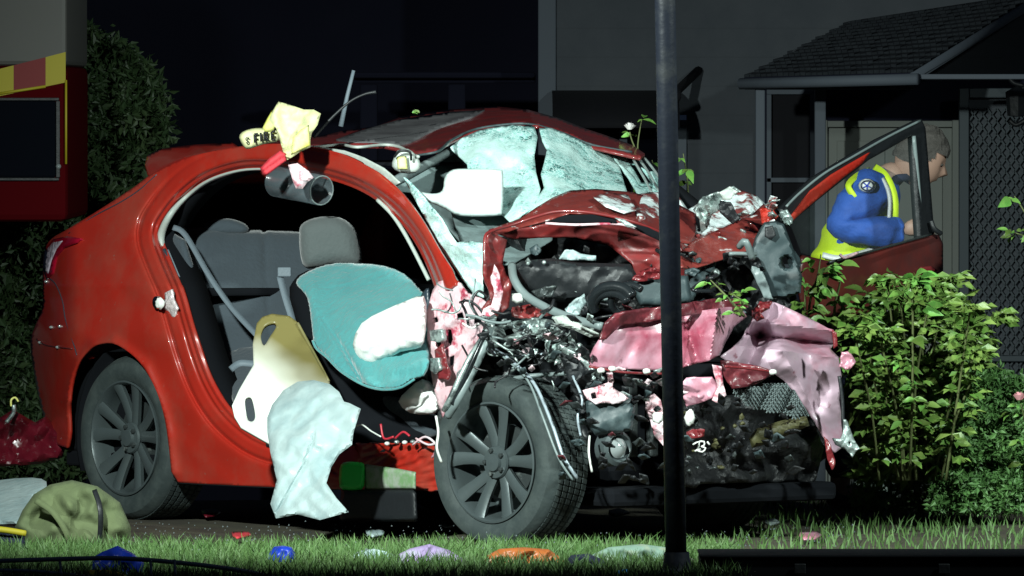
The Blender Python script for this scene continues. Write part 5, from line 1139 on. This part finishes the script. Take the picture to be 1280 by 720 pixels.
    V, F = skin_mesh([q(1098, 240, .13), sL, eL, wL], [(0,1), (1,2), (2,3)], [.085, .088, .072, .048], 3)
    mesh('sleeve', cloth(V, .010, 6, 7), F, M['blue'], p)
    tube('collar', [q(1113, 234, -.05), q(1120, 224, -.070), q(1130, 222, -.05), q(1136, 222, 0), q(1130, 219, .05), q(1114, 212, .05), q(1106, 220, 0)], .017, M['navy'], p, closed=True)
    V, F = skin_mesh([q(1044, 352), wa, q(1068, 300), ch, q(1098, 240)], [(0,1), (1,2), (2,3), (3,4)], [(.18, .145), (.176, .14), (.185, .14), (.228, .143), (.185, .118)], 3)
    vest = mesh('vest', cloth(V, .008, 8, 12), F, M['hivis'], p)
    def vband(pts, w_, m, nm='vest_strap'):
        return band(nm, pts, w_, m, vest, .012)
    vband([(1068, 247, Y - .275), (1060, 232, Y - .255), (1072, 219, Y - .2), (1088, 212, Y - .1)], 3.5, M['hivis'])
    vband([(1092, 209, Y - .12), (1104, 217, Y - .20), (1113, 232, Y - .235), (1118, 250, Y - .25), (1118, 272, Y - .27)], 5, M['hivis'])
    vband([(1104, 222, Y - .225), (1111, 236, Y - .25), (1114, 252, Y - .265), (1113, 272, Y - .285)], 1.8, M['reflect'], 'reflective_strip')
    vband([(1028, 318, Y - .17), (1050, 322, Y - .19), (1080, 315, Y - .19), (1098, 308, Y - .17)], 3.0, M['reflect'], 'reflective_strip')
    # sleeve emblem; its pale disc also paints the shoulder highlight
    em = shape('sleeve_patch', [(1084 + 11 * math.cos(t), 232 + 9 * math.sin(t)) for t in np.arange(0, 6.2, .45)], const(Y - .285), M['reflect'], p, 2.4, bulge=(.012, 8), thick=.006)
    ptube('patch_ring', [(1084 + 7.5 * math.cos(t), 232 + 6 * math.sin(t), Y - .300) for t in np.arange(0, 6.2, .5)], .003, M['navy'], em, closed=True, n=5)
    for t in (0.6, 1.6, 2.6, 3.9, 5.2): ptube('patch_ray', [(1084, 232, Y - .301), (1084 + 6 * math.cos(t), 232 + 5 * math.sin(t), Y - .301)], .0025, M['cobalt'], em, n=5, sm=0)
    V, F = skin_mesh([q(1046, 352), hip, hpR, kR, aR + np.array([0, 0, .04]), hpL, kL, aL + np.array([0, 0, .04])], [(0,1), (1,2), (2,3), (3,4), (1,5), (5,6), (6,7)], [.14, .15, .10, .075, .07, .10, .075, .07])
    mesh('trousers', V, F, M['navy'], p)
    for a, t_ in ((aR, tR), (aL, tL)):
        V, F = skin_mesh([a + np.array([-.05, 0, -.03]), a + np.array([.05, 0, -.02]), t_ + np.array([.03, 0, -.0])], [(0,1), (1,2)], [(.045, .045), (.05, .05), (.038, .045)], 1)
        mesh('boot', V, F, M['black'], p)
person()

# ------------------------------------------------------------------ plants
def leaf_proto(name, L, W, m, seed):
    r = random.Random(seed); V = []; F = []; n = 5
    for i in range(n + 1):
        t = i / n; w_ = W * math.sin(math.pi * min(1, t ** .8 * .98 + .01)) * .5; z = -L * .28 * t * t * r.uniform(.6, 1.4)
        V += [(-w_, t * L, z + w_ * .35), (0, t * L, z), (w_, t * L, z + w_ * .35)]
    for i in range(n):
        k = 3*i; F += [(k, k+1, k+4, k+3), (k+1, k+2, k+5, k+4)]
    me = bpy.data.meshes.new(name); me.from_pydata(V, [], F); me.materials.append(m)
    me.polygons.foreach_set('use_smooth', [True] * len(me.polygons)); return me
for k_ in ('leaf', 'leaf_b'):
    nt_ = M[k_].node_tree; b_ = nt_.nodes['Principled BSDF']; src_ = b_.inputs['Base Color'].links[0].from_socket
    oi = nt_.nodes.new('ShaderNodeObjectInfo'); hs = nt_.nodes.new('ShaderNodeHueSaturation'); mr = nt_.nodes.new('ShaderNodeMapRange'); mr.inputs[3].default_value = .45; mr.inputs[4].default_value = 1.35
    mh = nt_.nodes.new('ShaderNodeMapRange'); mh.inputs[3].default_value = .465; mh.inputs[4].default_value = .515
    nt_.links.new(oi.outputs['Random'], mr.inputs[0]); nt_.links.new(mr.outputs[0], hs.inputs['Value']); nt_.links.new(oi.outputs['Random'], mh.inputs[0]); nt_.links.new(mh.outputs[0], hs.inputs['Hue']); nt_.links.new(src_, hs.inputs['Color']); nt_.links.new(hs.outputs[0], b_.inputs['Base Color'])
LEAFS = [leaf_proto('leaf', .075, .040, M['leaf'], 1), leaf_proto('leaf', .060, .030, M['leaf'], 2), leaf_proto('leaf', .055, .026, M['leaf_b'], 3), leaf_proto('leaf', .085, .036, M['leaf'], 4)]
def put_leaf(parent, pos, direction, r, scale=1.0, pro=None):
    me = pro or r.choice(LEAFS); o = bpy.data.objects.new('leaf', me)
    d = Vector(direction).normalized(); up = Vector((r.uniform(-.5, .5), r.uniform(-1.0, .1), r.uniform(.2, 1)))
    x = d.cross(up).normalized(); z = x.cross(d)
    R = Matrix((x, d, z)).transposed().to_4x4(); s = scale * r.uniform(.5, 1.3)
    o.parent = parent; o.matrix_basis = Matrix.Translation(Vector(pos) - origin(parent)) @ R @ Matrix.Scale(s, 4); COL.objects.link(o)
def branch_points(p, t):
    n = len(p) - 1; i = min(int(t * n), n - 1); f = t * n - i; return p[i] * (1 - f) + p[i+1] * f, p[i+1] - p[i]
def rose(name, label, stems, base, seed, leaves_per, cap=295, fine=0, scale=1.0, cat='rose bush'):
    r = random.Random(seed); t = thing(name, label, cat, tuple(base)); cnt = 0; extra = []
    for st in stems:
        p3 = [P(*q) for q in st]; p = smooth_pts(p3, 6, False)
        tube('stem', p3, [.006, .0045, .002], M['stem'], t, n=6)
        k = leaves_per
        for i in range(k):
            u = .12 + .88 * (i + r.random() * .7) / k; pos, d = branch_points(p, min(u, .999))
            a = r.uniform(0, 6.28); out = Vector((math.cos(a), math.sin(a) * .9 - .25, r.uniform(-.3, .5))).normalized()
            # compound leaf: stalk with three to five leaflets
            L = r.uniform(.03, .07); tip = Vector(pos) + out * L
            nl = r.choice((3, 3, 5))
            for q in range(nl):
                f = (1, .75, .75, .4, .4)[q]; sd = out.cross(Vector((0, 0, 1))).normalized() * ((0, 1, -1, 1, -1)[q])
                dr = (out * (1 if q == 0 else .45) + sd * (.9 if q else 0) + Vector((0, 0, -.35 * r.random())))
                pp = Vector(pos) + out * L * f
                if cnt < cap: put_leaf(t, pp, dr, r, scale * (.9 if q else 1.05)); cnt += 1
                else: extra.append((pp, dr))
    if extra:
        V = []; F = []
        for pp, dr in extra:
            d = dr.normalized(); up = Vector((r.uniform(-.5, .5), r.uniform(-1, .1), r.uniform(.2, 1))); x = d.cross(up).normalized(); z = x.cross(d); s = scale * r.uniform(.6, 1.25) * .066
            k = len(V); V += [tuple(pp), tuple(pp + d*s*.5 + x*s*.27 + z*s*.06), tuple(pp + d*s - z*s*.15), tuple(pp + d*s*.5 - x*s*.27 + z*s*.06)]
            F += [(k, k+1, k+2), (k, k+2, k+3)]
        o = mesh('foliage', V, F, M['leaf'], t, smooth=False); o['kind'] = 'stuff'
    return t
def flower(parent, c, R, m, r, name='flower'):
    c = Vector(c)
    for k in range(9):
        a = k * 2.4; rad = R * (.25 + .07 * k); 
        V = []; F = []
        for i in range(4):
            for j in range(5):
                u = (j / 4 - .5) * 1.5; v_ = i / 3
                q = Vector((math.cos(a + u) * rad * (.35 + .65 * v_), math.sin(a + u) * rad * (.35 + .65 * v_), R * (.9 * v_ - .05 * k * v_)))
                V.append(tuple(c + q))
        for i in range(3):
            for j in range(4): F.append((i*5 + j, i*5 + j + 1, (i+1)*5 + j + 1, (i+1)*5 + j))
        mesh('petal', V, F, m, parent)
rr = random.Random(21)
stems = []
tops = [(1110, 350), (1095, 372), (1140, 352), (1165, 356), (1190, 350), (1080, 392), (1212, 385), (1235, 395), (1150, 380), (1125, 395), (1180, 392), (1205, 420), (1070, 412), (1125, 365), (1175, 375), (1155, 400), (1100, 415), (1195, 400), (1165, 420), (1105, 430), (1135, 425), (1225, 440), (1190, 455), (1150, 465), (1085, 455), (1120, 480), (1170, 500), (1100, 505)]
for i, (x, y) in enumerate(tops):
    Y0 = rr.uniform(-.9, -.1); bx_ = 1140 + (x - 1140) * .45 + rr.uniform(-12, 12)
    stems.append([(bx_, 600, Y0 + .1), ((bx_ + x) / 2 + rr.uniform(-12, 12), (600 + y) / 2 + 10, Y0), (x, y + 8, Y0 - .12), (x + rr.uniform(-10, 14), y + rr.uniform(-4, 8), Y0 - .16)])
rose('rose_bush', 'leafy green rose bush beside the torn bumper under the open door', stems, (P(1140, 600, -.4)[0], -.4, 0), 3, 27, scale=.92)
rb = bpy.data.objects['rose_bush']; bo = np.array([(1066, 600), (1060, 450), (1072, 405), (1105, 365), (1150, 352), (1196, 352), (1222, 392), (1240, 440), (1215, 520), (1190, 600)], float)
def bsamp(r, n):
    x = r.uniform(1055, 1245, n * 2); y = r.uniform(345, 600, n * 2); k = inside(x, y, bo) & (waves(x, y, 34, 12) > -.25); x, y = x[k], y[k]
    return P(x, y, -.25 + .18 * waves(x, y, 40, 14) + r.exponential(.12, len(x)))
leaf_mass('inner_foliage', 2600, bsamp, .06, M['leaf'], rb, 77)
rose('rose_shoot', 'rose shoot with drooping leaves rising in front of the open door hinge', [[(1010, 430, -.9), (1012, 380, -.95), (1022, 345, -1.0), (1026, 318, -1.0)], [(1040, 430, -.85), (1044, 380, -.9), (1050, 350, -.95), (1040, 330, -1.0)], [(1020, 430, -.9), (1008, 400, -.95), (1006, 365, -1.0), (1002, 345, -1.0)], [(1070, 470, -.8), (1040, 420, -.9), (1024, 400, -.95)]], (P(1020, 560, -.9)[0], -.9, 0), 4, 9, scale=1.05, cat='rose shoot')
rose('rose_sprig', 'small bright rose sprig poking up over the bumper edge', [[(930, 395, -2.0), (915, 378, -2.05), (900, 362, -2.05), (888, 350, -2.05)], [(925, 395, -2.0), (928, 378, -2.05), (916, 368, -2.05)]], P(930, 396, -2.0), 6, 5, scale=.55, cat='rose sprig')
rw = rose('white_rose', 'white rose bloom with leaves behind the crushed windscreen corner', [[(812, 560, .3), (812, 330, .2), (806, 240, .15), (797, 190, .1), (802, 150, .1)], [(822, 560, .3), (820, 260, .2), (815, 200, .15)], [(800, 400, .3), (800, 260, .2), (790, 240, .1), (786, 226, .1)], [(830, 560, .3), (852, 300, .3), (860, 240, .3), (854, 192, .25)]], (P(815, 560, .3)[0], .3, 0), 8, 9, scale=.7, cat='rose')
flower(rw, P(787, 162, .1), .032, M['petal'], rr)
ptube('flower_stalk', [(797, 192, .1), (790, 176, .1), (787, 165, .1)], .003, M['stem'], rw)
rose('rose_branch', 'leafy branch reaching in from the right edge above the pink bloom', [[(1330, 420, -.3), (1310, 330, -.3), (1286, 275, -.3), (1268, 245, -.3)], [(1310, 330, -.3), (1290, 300, -.3), (1264, 290, -.3)]], (P(1330, 600, -.3)[0], -.3, 0), 9, 7, scale=.9, cat='rose branch')
rp = rose('pink_rose', 'pink and white rose bloom at the far right edge of the bushes', [[(1290, 600, -.6), (1284, 540, -.6), (1276, 505, -.65)]], (P(1290, 600, -.6)[0], -.6, 0), 10, 6, scale=.7, cat='rose')
flower(rp, P(1274, 500, -.7), .036, M['petal_pink'], rr)
def herb(name, label, ol, Y0, n, seed, size=.03):
    ol = np.array(ol, float); c = ol.mean(0); b = P(c[0], 600, Y0); t = thing(name, label, 'shrub', (b[0], Y0, 0), 'low shrubs at the right')
    def s(r, n):
        x = r.uniform(ol[:, 0].min(), ol[:, 0].max(), n * 2); y = r.uniform(ol[:, 1].min(), ol[:, 1].max(), n * 2)
        k = inside(x + r.normal(0, 5, n*2), y + r.normal(0, 5, n*2), ol); x, y = x[k], y[k]
        return P(x, y, Y0 + .10 * waves(x, y, 30, seed) + .05 * waves(x, y, 12, seed + 1) + r.exponential(.08, len(x)))
    leaf_mass('foliage', n, s, size, M['leaf_fine'], t, seed)
    r = random.Random(seed)
    for i in range(10):
        x = r.uniform(ol[:, 0].min() + 10, ol[:, 0].max() - 10); ptube('stem', [(c[0], 640, Y0 + .15), ((c[0] + x) / 2, 580, Y0 + .1), (x, 500, Y0 + .05)], [.006, .004, .002], M['stem'], t, n=5)
herb('low_shrub', 'dense fine leaved shrub low at the right edge beneath the pink rose', [(1165, 500), (1190, 470), (1225, 455), (1250, 465), (1300, 490), (1320, 640), (1160, 640), (1180, 560)], -.55, 9000, 41)
herb('low_shrub', 'dark low shrub filling the gap behind the torn bumper corner', [(1060, 480), (1110, 450), (1200, 440), (1230, 520), (1230, 640), (1070, 640)], -.05, 5000, 47)
sp = thing('leaf_scrap', 'tiny yellow green leaf scrap lying on the crushed roof', 'leaf scrap', tuple(P(519, 141, -.02)))
r9 = random.Random(9)
for k in range(5): put_leaf(sp, P(515 + k * 2.4, 141 + (k % 2) * 1.5, -.05), (math.cos(k), -.3, .5), r9, .35, LEAFS[2])

# ------------------------------------------------------------------ street pole
pl = thing('street_pole', 'slim dark grey metal pole standing in front of the crushed bonnet', 'pole', (float(P(846, 720, -4.5)[0]), -4.5, 0))
ptube('shaft', [(846, 740, -4.5), (830, -60, -4.5), (828, -160, -4.5)], [.0365, .0355, .035], M['pole'], pl, n=28, sm=0)
lathe('base_collar', [(-.02, .075), (.03, .072), (.045, .05), (.10, .042)], Matrix.Translation(Vector(pl.location)) @ Matrix.Rotation(-math.pi/2, 4, 'Y'), M['pole'], pl, n=28)

# ------------------------------------------------------------------ litter left of the car and along the bottom
t = shape('torn_bumper', [(-20, 545), (0, 522), (16, 512), (30, 520), (44, 528), (58, 520), (70, 535), (84, 552), (78, 572), (50, 580), (20, 582), (-20, 585)], const(.55), M['maroon'], None, 3, bulge=(.05, 10), closed=True, sm=1, crumple=(.16, 22, 3)); tag(t, 'dark maroon torn bumper heap behind the rear wheel', 'bumper piece')
hk = thing('rescue_hook', 'small metal hook with yellow loop lying on the maroon bumper heap', 'hook', tuple(P(17, 512, .4)))
ptube('loop', [(14, 508, .4), (14, 500, .4), (19, 497, .4), (23, 502, .4)], .004, M['yellow'], hk); ptube('shank', [(17, 506, .4), (17, 516, .4), (8, 528, .4)], .009, M['steel'], hk)
t = shape('white_bag', [(-20, 605), (0, 600), (40, 597), (58, 602), (55, 616), (40, 622), (44, 640), (30, 652), (8, 655), (-20, 650)], ctl([(-20, 605, -.6), (58, 602, -.8), (8, 655, -1.4)]), M['sheet'], None, 3, bulge=(.07, 14), closed=True, sm=2, crumple=(.05, 16, 12)); tag(t, 'crumpled white plastic bag lying above the khaki kit bag', 'plastic bag')
t = shape('kit_bag', [(18, 660), (28, 638), (42, 618), (62, 606), (90, 600), (122, 608), (150, 628), (164, 660), (160, 692), (120, 702), (70, 702), (36, 698), (24, 680)], const(-2.3), M['khaki'], None, 3, bulge=(.14, 30), closed=True, sm=1, crumple=(.10, 30, 5), wave=(.05, 30, 3), angle=75); tag(t, 'slumped khaki canvas kit bag on the ground', 'bag')
band('bag_strap', [(44, 625, -2.46), (66, 640, -2.5), (84, 668, -2.5), (92, 698, -2.46)], 3.5, M['khaki'], t, .004); band('bag_strap', [(118, 612, -2.44), (126, 640, -2.5), (124, 690, -2.46)], 3, M['black'], t, .004)
yb = thing('tool_case', 'dark tool case with yellow rim at the lower left corner', 'case', tuple(P(5, 700, -2.6)))
shape('case_body', [(-40, 668), (0, 664), (32, 668), (34, 694), (0, 702), (-40, 700)], const(-2.6), M['navy'], yb, 4, bulge=(.06, 10), closed=True); ptube('case_rim', [(-40, 660, -2.68), (0, 662, -2.68), (32, 667, -2.66)], .012, M['sq_yellow'], yb)
st = thing('stretcher_frame', 'folded aluminium stretcher frame lying across the lower left foreground', 'stretcher', (-1.5, -4.9, 0))
ptube('side_rail', [(-60, 703, -4.9), (70, 699, -4.9), (150, 698, -4.9), (230, 704, -4.9), (300, 713, -4.9), (350, 724, -4.9)], .008, M['rail'], st)
ptube('side_rail', [(-60, 712, -5.0), (40, 714, -5.0), (120, 722, -5.0)], .006, M['rail'], st)
for x in (75, 188, 218): ptube('cross_bar', [(x, 700, -4.9), (x + 2, 726, -4.95)], .005, M['rail'], st, sm=0)
def pouch(name, label, cat, x0, x1, y0, y1, Y, m, seed, b=.04):
    w_ = x1 - x0; h = y1 - y0; r = random.Random(seed)
    ol = [(x0, y1), (x0 + w_*.03, y0 + h*.35), (x0 + w_*.2, y0 + h*r.uniform(0, .2)), (x0 + w_*.5, y0), (x0 + w_*.8, y0 + h*r.uniform(.05, .25)), (x1, y0 + h*.5), (x1 - 2, y1)]
    o = shape(name, ol, const(Y), m, None, 2.6, bulge=(b * 1.3, min(w_, h) * .4), closed=True, sm=1, crumple=(.05, 15, seed), wave=(.02, 20, seed), angle=70); tag(o, label, cat); return o
pouch('blue_pouch', 'blue and red first aid pouch under the stretcher rail', 'pouch', 114, 180, 682, 724, -4.4, M['cobalt'], 2)
pouch('yellow_strap_bundle', 'yellow strap bundle half hidden below the blue pouch', 'strap', 100, 160, 712, 730, -4.8, M['sq_yellow'], 3)
pouch('blue_bottle_bag', 'small cobalt blue plastic bundle at the edge of the grass', 'plastic bundle', 335, 372, 682, 712, -3.6, M['cobalt'], 4)
pouch('white_wrapper', 'flat white wrapper lying on the grass between blue bundle and lilac cloth', 'wrapper', 440, 495, 686, 704, -3.4, M['sheet'], 5, .02)
pouch('lilac_cloth', 'lilac and pale grey cloth heap on the lawn', 'cloth', 496, 578, 680, 716, -3.7, M['lilac'], 6)
pouch('orange_panel', 'broken orange brown plastic panel on the lawn right of the lilac cloth', 'plastic panel', 604, 706, 684, 716, -3.7, M['orange'], 7, .03)
pouch('black_bag', 'small black rubbish bag between orange panel and mint blanket', 'bag', 700, 772, 692, 730, -3.9, M['navy'], 8)
pouch('mint_blanket', 'mint and sand coloured blanket spread at the foot of the pole', 'blanket', 732, 872, 680, 724, -3.6, M['mint'], 9, .05)
pouch('bright_blue_cap', 'small sky blue bottle cap piece in front of the mint blanket', 'cap', 770, 792, 711, 724, -4.4, mat('sky_blue_plastic', (.02, .25, .65), .4), 10, .02)
ec = thing('equipment_case', 'long black equipment case at the lower right foreground', 'case', (float(P(1100, 720, -4.3)[0]), -4.2, 0))
a = P(876, 694, -4.4); b = P(1500, 694, -4.4)
box('case_base', (a[0], -4.4, 0.005), (b[0], -3.95, a[2] - .012), M['void'], ec, .008); box('case_lid', (a[0] - .004, -4.41, a[2] - .010), (b[0], -3.945, a[2]), M['void'], ec, .006)
for x in (1000, 1180): 
    q = P(x, 712, -4.42); box('latch', (q[0] - .02, -4.418, q[2] - .015), (q[0] + .02, -4.405, q[2] + .02), M['black'], ec, .003)
t = shape('stone', [(1060, 628), (1066, 602), (1078, 584), (1092, 576), (1106, 581), (1116, 602), (1124, 628)], const(1.6), M['stone'], None, 2.6, bulge=(.07, 12), closed=True, crumple=(.10, 14, 4), angle=20); tag(t, 'pale angular stone on the soil under the torn bumper corner', 'stone')
rr = random.Random(33)
for i, (x, y, Y, m_, nm, lb) in enumerate([(262, 640, -1.2, 'maroon', 'plastic_shard', 'maroon plastic shard on the ground below the rear of the sill'), (470, 665, -2.4, 'sheet', 'paper_scrap', 'white paper scrap on the grass below the sill'),
        (560, 655, -2.3, 'steel', 'metal_shard', 'bent bright metal shard just behind the front tyre'), (770, 640, -2.6, 'black', 'plastic_shard', 'black plastic shard on the ground under the fog lamp'),
        (905, 640, -2.5, 'paint', 'paint_shard', 'red painted shard on the soil right of the pole'), (965, 652, -2.4, 'steel', 'metal_shard', 'grey metal shard on the soil under the bumper'), (300, 668, -2.2, 'redcloth', 'plastic_shard', 'bright red lens shard on the grass left of the sheet'),
        (1010, 668, -2.7, 'bumper', 'paint_shard', 'pink painted shard lying in front of the black case'), (660, 690, -2.9, 'black', 'plastic_shard', 'black trim shard lying in the grass before the front wheel')]):
    Yg = None
    s = rr.uniform(9, 16); pts = [(x + s * math.cos(q) * rr.uniform(.6, 1.3), y + s * .45 * math.sin(q) * rr.uniform(.5, 1)) for q in (0, .9, 1.9, 2.9, 3.8, 4.9, 5.6)]
    # distance at which this pixel meets the ground
    v_ = (360 - y) / FPX; dz = -ST + v_ * CT; dy = CT + v_ * ST; Yg = CAMY + (0.03 - CAMZ) / dz * dy
    o = shape(nm, pts, ctl([(x, y - 8, Yg + .25), (x, y + 8, Yg - .25), (x + 10, y, Yg)]), M[m_], None, 3, crumple=(.03, 9, i), thick=.006); tag(o, lb, 'debris', 'broken pieces scattered on the ground')
# glass crumbs on the ground (nobody could count them)
V = []; F = []; r = np.random.RandomState(7)
for i in range(420):
    x, y = r.uniform(-1.6, 1.3), r.uniform(-3.4, -1.0); s = r.uniform(.003, .007); k = len(V); z = .03 + r.uniform(0, .02)
    V += [(x, y, z), (x + s, y, z + s*.3), (x + s*.4, y + s, z + s*.2), (x + s*.4, y + s*.4, z + s)]; F += [(0+k, 2+k, 1+k), (0+k, 1+k, 3+k), (1+k, 2+k, 3+k), (2+k, k, 3+k)]
o = mesh('glass_crumbs', V, F, M['grey_plastic'], None, False); o['kind'] = 'stuff'; tag(o, 'scattered crumbs of shattered glass on the ground around the car', 'glass crumbs')
